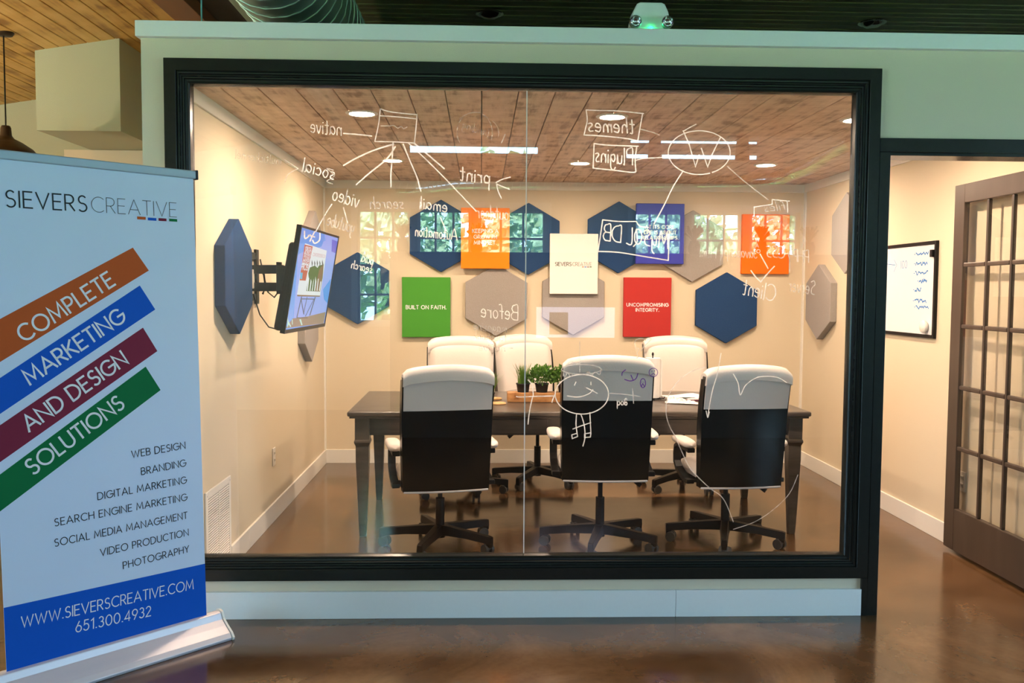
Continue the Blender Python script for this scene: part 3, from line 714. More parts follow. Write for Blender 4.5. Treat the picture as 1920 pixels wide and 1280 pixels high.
vg = thing('air_grille', 'white louvred return air grille at the foot of the left wall', 'vent', (XL, .525, .28))
obj('grille_frame', MB().box(0,.010,-.215,-.180,-.22,.22).box(0,.010,.180,.215,-.22,.22).box(0,.010,-.180,.180,.187,.22).box(0,.010,-.180,.180,-.22,-.187), M['white'], vg, bevel=.003)
obj('mullion', MB().box(.001,.009,-.006,.006,-.187,.187), M['white'], vg)
obj('backing', MB().box(.0,.001,-.18,.18,-.187,.187), M['slot'], vg)
mb = MB()
for i in range(30):
    z = -.182+i*.01245
    for s in (-1, 1): mb.obox((.006, s*.093, z+.005), (1,0,-.55), (0,1,0), (.55,0,1), .006, .172, .0072)
obj('louvre_slats', mb, M['white'], vg, kind='stuff')
obj('screw', MB().cyl((.010,-.195,.20),(.012,-.195,.20),.004,n=10), M['steel'], vg); obj('screw', MB().cyl((.010,.195,.20),(.012,.195,.20),.004,n=10), M['steel'], vg)

# ------------------------------------------------------------------ television
TVC = Vector((-.93841434, 1.04182172, 1.54069451)); yw, tl = 1.53297334, .16531706
TX = Vector((math.cos(yw), math.sin(yw), 0)); n0 = Vector((math.sin(yw), -math.cos(yw), 0))
TU = Vector((0,0,1))*math.cos(tl)+n0*math.sin(tl); TN = TX.cross(TU)
if TN.dot(n0) < 0: TN = -TN
SW, SH = .9374, .5273
tvt = thing('television', 'flat television on a wall arm showing a blue slide with a sign on an easel', 'television', (XL, 1.04, 1.25))
def tobj(name, mb, mat, par=None, **k):
    o = obj(name, mb, mat, None, **k)
    o.parent = par or tvt
    if par is None: o.matrix_parent_inverse = Matrix.Translation((-XL, -1.04, -1.25))
    return o
tm = lambda a, b, t: TVC+TX*a+TU*b+TN*t
tobj('housing', MB().prism([(-SW/2-.012,-SH/2-.02),(SW/2+.012,-SH/2-.02),(SW/2+.012,SH/2+.012),(-SW/2-.012,SH/2+.012)], tm, -.022, -.0005), M['black'], bevel=.003)
tobj('rear_cover', MB().prism([(-SW/2+.01,-SH/2-.012),(SW/2-.01,-SH/2-.012),(SW/2-.05,SH/2-.08),(-SW/2+.05,SH/2-.08)], tm, -.065, -.02), M['black'], bevel=.018, seg=3)
tobj('bezel', MB().prism([(-SW/2-.012,-SH/2-.02),(SW/2+.012,-SH/2-.02),(SW/2+.012,-SH/2),(-SW/2-.012,-SH/2)], tm, -.001, .004)
    .prism([(-SW/2-.012,SH/2),(SW/2+.012,SH/2),(SW/2+.012,SH/2+.012),(-SW/2-.012,SH/2+.012)], tm, -.001, .004)
    .prism([(-SW/2-.012,-SH/2),(-SW/2,-SH/2),(-SW/2,SH/2),(-SW/2-.012,SH/2)], tm, -.001, .004)
    .prism([(SW/2,-SH/2),(SW/2+.012,-SH/2),(SW/2+.012,SH/2),(SW/2,SH/2)], tm, -.001, .004), M['black'])
sc = tobj('screen', MB().add([tm(-SW/2,-SH/2,.0004), tm(SW/2,-SH/2,.0004), tm(SW/2,SH/2,.0004), tm(-SW/2,SH/2,.0004)], [(0,1,2,3)]), scr('screen_blue', (.10,.36,.95)), fix=False)
def tuv(u, v):     # photo pixel on the screen plane -> screen coordinates
    d = CAM_D + CAM_R*((u-960)/CAM_F) - CAM_U*((v-640)/CAM_F)
    P = CAM_C + d*((TVC-CAM_C).dot(TN)/d.dot(TN)); return ((P-TVC).dot(TX), (P-TVC).dot(TU))
def clampS(p): return (max(-SW/2, min(SW/2, p[0])), max(-SH/2, min(SH/2, p[1])))
def zp(x, y): return tuv(520+x/5.336, 400+y/5.336)     # from the close crop
def simg(name, pts, mat, t, label=None):
    o = obj(name, MB().add([tm(*clampS(zp(*p)), t) for p in pts], [tuple(range(len(pts)))]), mat, sc, fix=False)
    if label: o['label'] = label
    return o
S_l = scr('screen_periwinkle', (.30,.42,.98)); S_b2 = scr('screen_azure', (.03,.30,.90)); S_w = scr('screen_white', (.80,.85,.92)); S_r = scr('screen_red', (.55,.07,.05))
S_g = scr('screen_green', (.03,.10,.02)); S_br = scr('screen_brown', (.22,.10,.06)); S_k = scr('screen_black', (.03,.04,.08)); S_t = scr('screen_tan', (.26,.18,.15)); S_m = scr('screen_mint', (.5,.80,.75))
simg('slide_shape', [(205,410),(480,270),(470,190),(612,250),(465,1110),(330,1130),(160,1040)], S_l, .0010, 'periwinkle slide background')
simg('slide_shape', [(240,130),(470,200),(470,250),(440,330),(400,345),(270,300),(215,300)], S_b2, .0014, 'azure corner shape')
simg('slide_shape', [(455,760),(535,650),(520,740),(500,900),(465,860)], S_b2, .0014, 'azure blob')
simg('slide_shape', [(545,260),(600,280),(585,400),(540,380)], scr('screen_violet', (.12,.14,.75)), .0014, 'violet corner shape')
simg('slide_shape', [(60,1150),(150,1050),(300,1030),(480,985),(460,1110)], S_t, .0016, 'tan floor of the slide')
simg('slide_sign', [(275,297),(492,372),(425,822),(193,812)], S_w, .0018, 'white sign on the slide')
simg('sign_panel', [(268,310),(350,330),(280,672),(218,668)], S_r, .0022, 'red panel of the sign')
simg('sign_panel', [(225,590),(250,592),(243,655),(222,655)], scr('screen_cyan', (.1,.5,.8)), .0026, 'cyan tab of the sign')
simg('sign_photo', [(322,540),(372,520),(398,545),(412,520),(460,510),(450,640),(420,780),(285,775),(310,640),(305,600)], S_g, .0022, 'dark green hedge picture')
simg('sign_photo', [(415,560),(458,500),(440,680),(424,780),(372,775),(395,650)], S_br, .0024, 'brown figures picture')
for i in range(6):
    x0 = 292+i*24
    simg('sign_photo', [(x0,770),(x0+14,630+ (i%3)*24),(x0+22,650+(i%2)*30),(x0+9,775)], S_w, .0026, 'pale sliver of the picture')
for i in range(5):
    x0 = 338+i*26; simg('sign_photo', [(x0,490),(x0+4,460+(i%2)*8),(x0+12,500),(x0+4,540)], S_k, .0026, 'dark head in the picture')
simg('sign_ledge', [(193,812),(425,822),(420,832),(196,828)], S_br, .0022)
for q in ([(235,830),(243,830),(196,1040),(188,1040)], [(232,850),(365,852),(365,860),(232,858)], [(230,850),(236,850),(266,1010),(258,1010)], [(292,835),(297,835),(262,1000),(256,1000)], [(372,835),(380,835),(325,1020),(317,1020)], [(360,855),(365,855),(280,1030),(274,1030)], [(190,1038),(300,1040),(300,1048),(190,1048)]):
    simg('easel_bar', q, S_k, .0022)
for q in ([(90,1070),(105,1070),(135,1130),(122,1135)], [(215,1060),(232,1055),(248,1115),(236,1118)], [(140,1060),(148,1055),(150,1110),(143,1112)], [(95,1150),(70,1040),(80,1030),(110,1110)]):
    simg('slide_sliver', q, S_m, .0024)
for i, s in enumerate(('YOUR LOCAL','HEATING &','COOLING','SERVICE','PROS!')):
    a, b_ = zp(272-i*9.5, 345+i*48), zp(338-i*9.5, 362+i*48)
    lettering(sc, s, tm, .021 if i < 4 else .032, .2, S_w, start=(a[0]+.006, a[1]-.012), end=(b_[0]-.004, a[1]-.012), t=.0030)
a, b_ = zp(352,405), zp(474,438); lettering(sc, 'COMFORTBYDESIGN.COM', tm, .017, .12, scr('screen_rose', (.6,.2,.2)), start=(a[0], a[1]-.01), end=(b_[0], a[1]-.01), t=.0026)
# wall arm
arm = tobj('wall_bracket', MB().box(XL+.0005, XL+.016, 1.05-.03, 1.05+.03, 1.40, 1.72).box(XL+.0005,XL+.016,1.30,1.36,1.40,1.72).box(XL+.0005,XL+.013,1.05,1.36,1.66,1.70).box(XL+.0005,XL+.013,1.05,1.36,1.42,1.46), M['black'], bevel=.002)
tobj('arm', MB().obox((XL+.11,1.16,1.60), (.2,-.10,0), (.1,.2,0), (0,0,1), .22, .03, .05).obox((XL+.11,1.16,1.50), (.2,-.10,0), (.1,.2,0), (0,0,1), .22, .03, .05)
    .obox((XL+.26,1.10,1.55), (.15,.02,0), (-.02,.15,0), (0,0,1), .16, .028, .14).cyl((XL+.19,1.11,1.46),(XL+.19,1.11,1.64),.016,n=14), M['black'], bevel=.002)
tobj('tilt_plate', MB().prism([(-.12,-.13),(.12,-.13),(.12,.16),(-.12,.16)], tm, -.085, -.062), M['black'], bevel=.002)
tobj('cable', MB().tube([(XL+.02,1.2,1.46),(XL+.06,1.19,1.34),(XL+.12,1.15,1.27),(XL+.22,1.1,1.25),(XL+.31,1.05,1.33)], .004).tube([(XL+.05,1.25,1.66),(XL+.08,1.22,1.55),(XL+.11,1.18,1.47),(XL+.15,1.16,1.44),(XL+.2,1.14,1.5)], .0045)
    .tube([(XL+.03,1.22,1.62),(XL+.06,1.2,1.60),(XL+.09,1.17,1.57),(XL+.10,1.16,1.50),(XL+.08,1.18,1.46)], .006), M['black'])
tobj('plug_box', MB().box(XL+.001, XL+.03, 1.14, 1.20, 1.49, 1.60), M['outlet'], bevel=.004, label='pale plug box')

# ------------------------------------------------------------------ ceiling lights
def downlight(x, y, label):
    t = thing('ceiling_light', label, 'ceiling light', (x, y, ZC), 0, 'round LED ceiling lights')
    obj('trim_ring', MB().lathe([(.062,-.003),(.066,-.006),(.080,-.005),(.086,-.001),(.086,.001),(.062,.001)], n=32), M['white'], t)
    obj('diffuser', MB().add([(.062*math.cos(2*PI*i/28), .062*math.sin(2*PI*i/28), -.004) for i in range(28)], [tuple(range(28))[::-1]]), M['lamp'], t, fix=False)
for x, y, l in ((-.632,.765,'lit round ceiling light at the front left of the meeting room'), (-.640,2.46,'lit round ceiling light at the back left of the meeting room'),
             (.687,.765,'lit round ceiling light at the front middle, behind the boxed word themes'), (.707,2.49,'lit round ceiling light at the back middle, left of the boxed word Plugins'),
             (2.061,2.48,'lit round ceiling light at the back right of the meeting room'), (2.000,.765,'lit round ceiling light half hidden by the right window frame')):
    downlight(x, y, l)

# ------------------------------------------------------------------ conference table
tb = thing('conference_table', 'long dark wooden table with tapered legs in the middle of the meeting room', 'table', (.600, 1.845, 0), math.radians(.6))
TW, TD, TH = 2.80, 1.10, .765
obj('tabletop', MB().box(-TW/2, TW/2, -TD/2, TD/2, TH-.030, TH), M['table'], tb, bevel=.010, seg=3)
obj('top_moulding', MB().box(-TW/2+.012, TW/2-.012, -TD/2+.012, TD/2-.012, TH-.042, TH-.030), M['table'], tb, bevel=.003)
ix, iy = TW/2-.085, TD/2-.075
ap = [obj('apron', MB().box(-ix, ix, -iy-.012, -iy+.012, TH-.150, TH-.042), M['table'], tb, bevel=.002), obj('apron', MB().box(-ix, ix, iy-.012, iy+.012, TH-.150, TH-.042), M['table'], tb, bevel=.002),
      obj('apron', MB().box(-ix-.012, -ix+.012, -iy, iy, TH-.150, TH-.042), M['table'], tb, bevel=.002), obj('apron', MB().box(ix-.012, ix+.012, -iy, iy, TH-.150, TH-.042), M['table'], tb, bevel=.002)]
for k in (-.62, .62): obj('drawer_front', MB().box(k-.42, k+.42, -iy-.020, -iy-.012, TH-.142, TH-.052), M['table'], tb, bevel=.003)
def leg_mesh():
    mb = MB(); rings = [(.043,TH-.042),(.043,TH-.172),(.047,TH-.180),(.048,TH-.190),(.044,TH-.200),(.039,TH-.212),(.0385,TH-.30),(.022,.030),(.019,.0)]
    vs = []; 
    for r, z in rings: vs += [(-r,-r,z),(r,-r,z),(r,r,z),(-r,r,z)]
    fs = [(4*j+i, 4*j+(i+1)%4, 4*j+4+(i+1)%4, 4*j+4+i) for j in range(len(rings)-1) for i in range(4)]+[(0,1,2,3),tuple(len(vs)-4+i for i in range(4))]
    return mb.add(vs, fs)
lg = None
for sx in (-1, 1):
    for sy in (-1, 1):
        if lg is None: lg = o = obj('leg', leg_mesh(), M['table'], tb, bevel=.003)
        else: o = lg.copy(); scene.collection.objects.link(o)
        o.location = (sx*ix, sy*iy, 0)

# ------------------------------------------------------------------ office chairs
def make_chair(dz, leg_angles):
    root = thing('office_chair', '', 'chair', group='white and black office chairs round the table')
    # star base: five legs, each with its caster
    for a in leg_angles:
        a = math.radians(a); e = Vector((math.cos(a), math.sin(a), 0)); s = Vector((-e.y, e.x, 0)); mb = MB()
        vs = []
        for r, w, zt, zb in ((.0,.030,.130,.070), (.06,.028,.128,.074), (.20,.023,.117,.073), (.338,.019,.105,.062), (.354,.017,.101,.062)):
            c = e*r; vs += [c-s*w+Vector((0,0,zb)), c+s*w+Vector((0,0,zb)), c+s*w*.8+Vector((0,0,zt)), c-s*w*.8+Vector((0,0,zt))]
        fs = [(4*j+i, 4*j+(i+1)%4, 4*j+4+(i+1)%4, 4*j+4+i) for j in range(4) for i in range(4)]+[(0,1,2,3),(16,17,18,19)]
        mb.add(vs, fs); mb.obox(e*.338+Vector((0,0,.068)), e, s, (0,0,1), .030, .030, .050)
        lgo = obj('leg', mb, M['black'], root, bevel=.003)
        th = a+1.2; w = Vector((math.cos(th), math.sin(th), 0)); c = e*.335+Vector((-w.y, w.x, 0))*.014
        cm = MB()
        for q in (-1, 1): cm.cyl(c+w*q*.010+Vector((0,0,.029)), c+w*q*.028+Vector((0,0,.029)), .029, n=18)
        cm.obox(c+Vector((0,0,.044)), w, (-w.y,w.x,0), (0,0,1), .018, .044, .026)
        cs = obj('caster', cm, M['grey_wheel'], lgo, bevel=.003)
    obj('hub', MB().cyl((0,0,.055),(0,0,.135),.030,.026,n=24), M['black'], root, bevel=.002)
    obj('gas_lift', MB().cyl((0,0,.13),(0,0,.285),.026,n=24).cyl((0,0,.285),(0,0,.392+dz),.014,n=20), M['black'], root)
    zb = .39+dz
    obj('tilt_mechanism', MB().box(-.075,.075,-.10,.09,zb-.012,zb+.035).box(-.035,.035,-.14,-.09,zb-.03,zb+.01), M['black'], root, bevel=.006)
    obj('lever', MB().tube([(.06,-.02,zb-.004),(.15,-.03,zb-.022),(.18,-.035,zb-.040)], .005).obox((.205,-.04,zb-.062), (1,-.1,-.8), (0,1,0), (.8,0,1), .065, .014, .026), M['black'], root)
    # seat
    sz = .425+dz
    def seat(u, v, top):
        X = (u*2-1); Y = (v*2-1); k = (1-abs(X)**5)*(1-abs(Y)**5)
        x = X*.245*(1-.05*abs(Y)**4); y = -.01+Y*.235*(1-.06*abs(X)**4)
        return (x, y, sz+(.022+.055*max(0,k)**.4-.012*(Y>0)*Y if top else -.0))
    mb = MB().grid(lambda u, v: seat(u, v, True), 20, 20); mb.grid(lambda u, v: seat(u, v, False), 20, 20)
    for fn in (lambda u, v: seat(u,0,v>.5), lambda u, v: seat(u,1,v>.5), lambda u, v: seat(0,u,v>.5), lambda u, v: seat(1,u,v>.5)): mb.grid(fn, 20, 1)
    obj('seat', mb, M['leather'], root)
    obj('seat_pan', MB().box(-.225,.225,-.22,.20,sz-.016,sz+.001), M['black'], root, bevel=.008)
    # backrest
    z0, H = .378+dz, .665
    def hw(v): return (.240+.012*math.sin(min(1, v*1.15)*PI/2))
    def yc(X, v): return -.245-.055*v-.05*max(0, v-.55)**1.5*2+.022*X*X*(1-.3*v)
    def arch(X, v): return .026*(1-X*X)*max(0, (v-.6)/.4)**2 - .018*abs(X)**16*max(0, (v-.8)/.2)
    def surf(u, v, off, sc_=1.0, v0=0.0, v1=1.0):
        X = (u*2-1); vv = v0+(v1-v0)*v
        return (X*hw(vv)*sc_, yc(X, vv)+off, z0+H*vv+arch(X, vv))
    def slab(o0, o1, sc_, v0, v1, puff=0, nu=16, nv=22):
        mb = MB()
        A = lambda u, v: Vector(surf(u, v, o0, sc_, v0, v1))
        def B_(u, v):
            e = (1-abs(u*2-1)**6)*(1-abs(v*2-1)**8); return Vector(surf(u, v, o1+puff*(max(0,e)**.5), sc_, v0, v1))
        mb.grid(A, nu, nv); mb.grid(B_, nu, nv)
        for ed in (0, 1):
            mb.grid(lambda u, v: A(u, ed).lerp(B_(u, ed), v), nu, 1, False); mb.grid(lambda u, v: A(ed, u).lerp(B_(ed, u), v), nv, 1, False)
        return mb
    obj('back_shell', slab(-.012, .030, 1.0, .0, .985), M['black_gloss'], root)
    cu = obj('back_cushion', slab(.030, .036, .992, .06, .985, puff=.052), M['leather'], root, label='white leather back cushion')
    obj('seam', MB().tube([surf(.02+.96*i/20, .40+.03*(1-(i/10-1)**2), .036+.052*(max(0,1-abs(.02+.96*i/10-1)**6)**.5)+.0, .98) for i in range(21)], .0028, n=6), M['leather'], cu)
    obj('headrest_panel', slab(-.020, -.011, .968, .684, .99), M['leather'], root, label='white leather upper rear panel')
    # rolled white top edge
    mb = MB(); NN = 18; prof_ = [(-.024,-.055),(-.027,-.02),(-.026,.004),(-.014,.022),(.010,.030),(.045,.026),(.075,.008),(.086,-.03),(.080,-.07)]
    def roll(u, v):
        i = v*(len(prof_)-1); a = int(min(i, len(prof_)-2)); f = i-a
        dy = prof_[a][0]*(1-f)+prof_[a+1][0]*f; dzz = prof_[a][1]*(1-f)+prof_[a+1][1]*f
        p = surf(u, 1, 0, .995); X = u*2-1
        return (p[0]*(1-.008*abs(X)**12), p[1]+dy, p[2]-.012+dzz*(1-.22*abs(X)**14))
    mb.grid(roll, NN, 16)
    for ed in (0, 1):
        vs = [roll(ed, j/16) for j in range(17)]; mb.add(vs, [tuple(range(17))], False)
    obj('top_roll', mb, M['leather'], root, label='rolled white leather top edge')
    for s_ in (0, 1):   # black side strip
        mb = MB()
        def side(u, v):
            p = surf(s_, u, 0, 1.0, 0, .96); q = (-.013, .032, .040, .034)[int(round(v*3))]; o_ = (.0005, .003, .0045, .001)[int(round(v*3))]
            return (p[0]+(o_ if s_ else -o_), p[1]+q+.012*math.sin(u*PI), p[2])
        mb.grid(side, 22, 3); obj('side_strip', mb, M['black_gloss'], root)
    obj('bottom_piping', MB().tube([Vector(surf(.01+.98*i/16, 0, -.010))+Vector((0,0,-.002)) for i in range(17)], .0065, n=8), M['leather'], root, label='white bottom piping')
    # arms
    for s_ in (-1, 1):
        X = .270*s_
        path = [(-.165,.578+dz),(-.12,.580+dz),(.05,.582+dz),(.095,.563+dz),(.105,.52+dz),(.100,.47+dz),(.06,.435+dz),(-.02,.412+dz),(-.10,.395+dz),(-.16,.398+dz)]
        mb = MB(); n = len(path); vs = []
        for i in range(n):
            p = Vector(path[i]); t = (Vector(path[min(i+1,n-1)])-Vector(path[max(i-1,0)])).normalized(); nn = Vector((-t.y, t.x))
            w = .013
            for (dx_, dn) in ((-.022,-w),(.022,-w),(.022,w),(-.022,w)):
                vs.append((X+dx_, p.x+nn.x*dn, p.y+nn.y*dn))
        mb.add(vs, [(4*i+k, 4*i+(k+1)%4, 4*(i+1)+(k+1)%4, 4*(i+1)+k) for i in range(n-1) for k in range(4)]+[(0,1,2,3),tuple(4*n-4+k for k in range(4))])
        am = obj('armrest', mb, M['black'], root, bevel=.004)
        obj('arm_bracket', MB().box(min(X,X-s_*.07), max(X,X-s_*.07), -.15, -.05, .392+dz, .408+dz), M['black'], am)
        def pad(u, v):
            a = v*2*PI; Y = -.185+.305*u; e = (1-abs(u*2-1)**5)**.4 if 0 < u < 1 else 0
            r = (.042*e, .022*e); ca, sa = math.cos(a), math.sin(a)
            return (X+s_*.004+r[0]*math.copysign(abs(ca)**.7, ca), Y, .610+dz+r[1]*math.copysign(abs(sa)**.7, sa)+.004*math.sin(u*PI))
        obj('arm_pad', MB().grid(pad, 14, 16), M['leather'], am, label='white armrest pad')
    return root
LA = (177, -106, -32, 38, 110)
ch_lo = make_chair(.0, LA)
ch_hi = make_chair(.055, LA)
def place(src, x, y, yaw, label, base_yaw=None):
    src.location = (x, y, 0); src.rotation_euler = (0, 0, math.radians(yaw)); src['label'] = label
c1 = ch_lo
place(c1, -.235, 1.135, 11, 'nearest left office chair, black back with white top, left end of the table')
c3_ = copy_tree(c1); place(c3_, 1.462, 1.220, 5, 'nearest right office chair, black back with white top, right end of the table')
place(ch_hi, .700, 1.145, -1, 'middle near office chair set highest, black back behind the drawn round face')
def far_chair(src, x, y, yaw, label):
    c = copy_tree(src); place(c, x, y, yaw, label); return c
far_chair(ch_hi, -.15, 2.50, 181, 'far side white office chair on the left, just above the left near chair')
far_chair(ch_hi, .44, 2.86, 204, 'far side white office chair behind the potted plants')
far_chair(ch_hi, 1.54, 2.70, 183, 'far side white office chair on the right, behind the paper towel roll')
# keep every star base turned the way the photo shows
for r_, yaw in ((c1, 11), (c3_, 5), (ch_hi, -1)):
    for chd in r_.children:
        if chd.name.split('.')[0] in ('leg',): chd.rotation_euler = (0, 0, -math.radians(yaw))

# ------------------------------------------------------------------ things on the table
def leafball(seed, n, r, h, droop=0):
    rg = random.Random(seed); mb = MB()
    for k in range(n):
        a = rg.uniform(0, 2*PI); e = rg.uniform(-.35, 1.3); rr = r*rg.uniform(.45, 1.0)
        c = Vector((rr*math.cos(a)*math.cos(e), rr*math.sin(a)*math.cos(e)*.9, h+rr*.95*math.sin(e)))
        d = (c-Vector((0,0,h-.03))).normalized(); d = (d+Vector((rg.uniform(-.6,.6),rg.uniform(-.6,.6),rg.uniform(-.3,.6)))).normalized()
        s = d.orthogonal().normalized(); s.rotate(Matrix.Rotation(rg.uniform(0,6), 3, d)); L = rg.uniform(.014,.026); W = L*.42
        u = d.cross(s)
        mb.add([c, c+d*L*.5+s*W+u*.002, c+d*L, c+d*L*.5-s*W+u*.002, c+d*L*.45-u*.003], [(0,1,4),(1,2,4),(2,3,4),(3,0,4)])
    return mb
def stems(seed, n, r, h):
    rg = random.Random(seed); mb = MB()
    for k in range(n):
        a = rg.uniform(0, 2*PI); e = rg.uniform(.3, 1.4)
        mb.tube([(0,0,h-.05),(.3*r*math.cos(a),.3*r*math.sin(a),h),(r*.8*math.cos(a)*math.cos(e), r*.8*math.sin(a)*math.cos(e), h+r*.8*math.sin(e))], .0012, n=4)
    return mb
def pot(par, r=.045, h=.058):
    obj('pot', MB().lathe([(0,0),(r*.80,0),(r*.82,.004),(r*.97,h*.86),(r*1.04,h*.87),(r*1.05,h),(r*.95,h),(r*.92,h-.008),(0,h-.008)], n=24), M['pot'], par)
ZT = .765
blk = obj('wooden_tray', MB().box(-.235,.235,-.055,.055,0,.062), M['block'], bevel=.005)
blk.location = (.405, 1.800, ZT); tag(blk, 'live edge wooden block tray carrying potted plants on the table', 'tray')
def potted(x, y, z, kind, label, seed, r=.075, n=230):
    t = thing('potted_plant', label, 'plant', (x, y, z), 0, 'small potted plants on the table')
    pot(t)
    if kind == 'grass':
        rg = random.Random(seed); first = None
        for q in range(150):
            a = rg.uniform(0, 2*PI); r0 = rg.uniform(0, .034); lean = rg.uniform(.0,.06)*(.4+r0/.034); H_ = rg.uniform(.10,.155); w = .0030
            b = Vector((r0*math.cos(a), r0*math.sin(a), .045)); s = Vector((-math.sin(a+.7), math.cos(a+.7), 0))*w
            mb = MB(); vs = []
            for f in (0, .35, .7, 1):
                p = b+Vector((math.cos(a)*lean*f*f, math.sin(a)*lean*f*f, H_*f*(1-.06*f))); ww = 1-.85*f; vs += [p-s*ww, p+s*ww]
            mb.add(vs, [(0,1,3,2),(2,3,5,4),(4,5,7,6)]); obj('blade', mb, M['grass_blade'], t, fix=False)
    else:
        obj('stems', stems(seed, 16, r, .085), M['plant'], t); obj('leaves', leafball(seed, n, r, .085), M['plant'], t, fix=False, kind='stuff')
    return t
potted(.275, 1.800, ZT+.0625, 'grass', 'small black pot of upright grass at the left end of the tray', 3)
potted(.397, 1.800, ZT+.0625, 'leaf', 'bushy green plant in a black pot in the middle of the tray', 5, .095, 640)
potted(.545, 1.800, ZT+.0625, 'leaf', 'bushy green plant in a black pot at the right end of the tray', 8, .095, 600)
potted(.045, 1.80, ZT, 'grass', 'small pot of grass almost hidden behind the left near chair', 11)
for x, y, l in ((.085,1.905,'round cork coaster farther back beside the wooden tray'), (.105,1.655,'round cork coaster nearest the table front edge, left of the tray')):
    o = obj('coaster', MB().lathe([(0,0),(.052,0),(.054,.003),(.054,.009),(.051,.011),(0,.011)], n=32), M['cork']); o.location = (x, y, ZT); tag(o, l, 'coaster', 'cork coasters on the table')
pt = thing('paper_towel_holder', 'paper towel roll on a black wire holder at the middle near chair', 'paper towel', (1.150, 1.93, ZT))
mb = MB()
def roll_t(u, v):
    a = u*2*PI; r = .050+.0012*math.sin(9*a)*math.sin(v*7); return (r*math.cos(a), r*math.sin(a), .014+.265*v)
mb.grid(roll_t, 36, 10); mb.lathe([(.050,.279),(.020,.279),(.020,.2)], n=36)
obj('paper_roll', mb, M['towel'], pt)
obj('loose_sheet', MB().grid(lambda u, v: (.050+.016*u, .01-.03*u*(1-u)-.01, .02+.255*v-.03*u), 4, 4), M['towel'], pt, fix=False)
obj('wire_base', MB().tube([(.062*math.cos(2*PI*i/24), .062*math.sin(2*PI*i/24), .008) for i in range(25)], .003, n=6).tube([(.062,0,.008),(.080,.004,.006),(.086,.006,.02)], .003, n=6).tube([(-.06,0,.008),(.06,0,.008)], .003, n=6).tube([(0,-.06,.008),(0,.06,.008)], .003, n=6)
    .cyl((.05,.03,0),(.05,.03,.008),.005,n=8).cyl((-.05,.03,0),(-.05,.03,.008),.005,n=8).cyl((0,-.06,0),(0,-.06,.008),.005,n=8), M['black'], pt)
obj('centre_rod', MB().cyl((0,0,.008),(0,0,.295),.004,n=10).lathe([(0,.29),(.007,.296),(.008,.306),(.004,.316),(0,.318)], n=12), M['black'], pt)
nb = thing('notebook', 'plum covered notebook under white papers on the right of the table', 'notebook', (1.44, 1.93, ZT), math.radians(22))
obj('cover', MB().box(-.11,.13,-.09,.08,0,.010), M['plum'], nb, bevel=.002)
obj('page_block', MB().box(-.105,.126,-.086,.076,.010,.016), M['paper'], nb)
o = obj('paper_sheet', MB().grid(lambda u, v: (-.15+.30*u, -.10+.2*v, .018+.006*math.sin(u*5+v*3)+.012*max(0, v-.5)*(1-u)), 12, 8), M['paper'], fix=False)
o.location = (1.36, 1.95, ZT); o.rotation_euler = (0,0,.35); tag(o, 'loose white paper sheet lying over the plum notebook', 'paper')
def crumple(u, v):
    x = -.02+.23*u; y = -.045+.09*v; n_ = noise.noise(Vector((x*30, y*38, 1.3))); n2 = noise.noise(Vector((x*70, y*70, 4)))
    env = math.sin(PI*min(1, max(0, v)))*(1.1-u*.8)
    return (x+.012*n2, y*(1.2-.5*u)+.012*n_, .004+.034*abs(n_)*env*1.6+.02*env*(1-u)+.006*abs(n2))
o = obj('crumpled_tissue', MB().grid(crumple, 34, 18), M['towel'], fix=False); o.location = (1.235, 1.73, ZT+.001); o.rotation_euler = (0,0,-.45); tag(o, 'crumpled white tissue in front of the notebook on the table', 'tissue')

# ------------------------------------------------------------------ above the partition
em = thing('emergency_light', 'white twin-head emergency light with a green indicator on the partition ledge', 'emergency light', (.745, .03, 2.641))
obj('housing', MB().prism([(-.082,.010),(-.090,.030),(-.078,.085),(-.062,.118),(-.048,.125),(.048,.125),(.062,.118),(.078,.085),(.090,.030),(.082,.010)], lambda a, b, t: (a, t, b), -.025, .06), pm('white_plastic', (.78,.80,.76), .4, bump=0), em, bevel=.006)
for s in (-1, 1):
    h_ = obj('lamp_head', MB().lathe([(0,.02),(.022,.018),(.027,.0),(.027,-.022),(.025,-.024)], (s*.071,-.028,.034), 24, 'y'), M['chrome'], em)
    obj('lens', MB().lathe([(.025,-.020),(.018,-.030),(0,-.034)], (s*.071,-.028,.034), 24, 'y'), glass_mat('lens_glass', (.95,.97,1), .1), h_)
    obj('reflector', MB().lathe([(.025,-.018),(.018,-.006),(.006,0),(0,0)], (s*.071,-.028,.034), 20, 'y'), M['chrome'], h_)
obj('indicator', MB().cyl((0,-.030,.004),(0,-.030,.014),.006,n=12), M['green_led'], em, label='glowing green indicator')
def can(x, y, label):
    t = thing('recessed_downlight', label, 'ceiling light', (x, y, 3.418), 0, 'unlit recessed downlights of the hall ceiling')
    obj('trim_ring', MB().lathe([(.075,.0),(.078,-.006),(.095,-.004),(.098,.0)], n=32), M['chrome'], t)
    obj('reflector', MB().lathe([(.076,-.002),(.066,-.018),(.040,-.030),(.0,-.034)], n=32), M['chrome'], t)
can(.048, 2.36, 'unlit chrome recessed downlight above the middle of the window')
can(2.79, 2.42, 'unlit chrome recessed downlight above the doorway')
tag(obj('hanging_wire', MB().cyl((-1.238,.05,2.641),(-1.238,.05,3.30),.0035,n=8), pm('teal_cable', (.10,.35,.33), .4, bump=0)), 'thin teal wire rising from the left end of the ledge', 'wire')
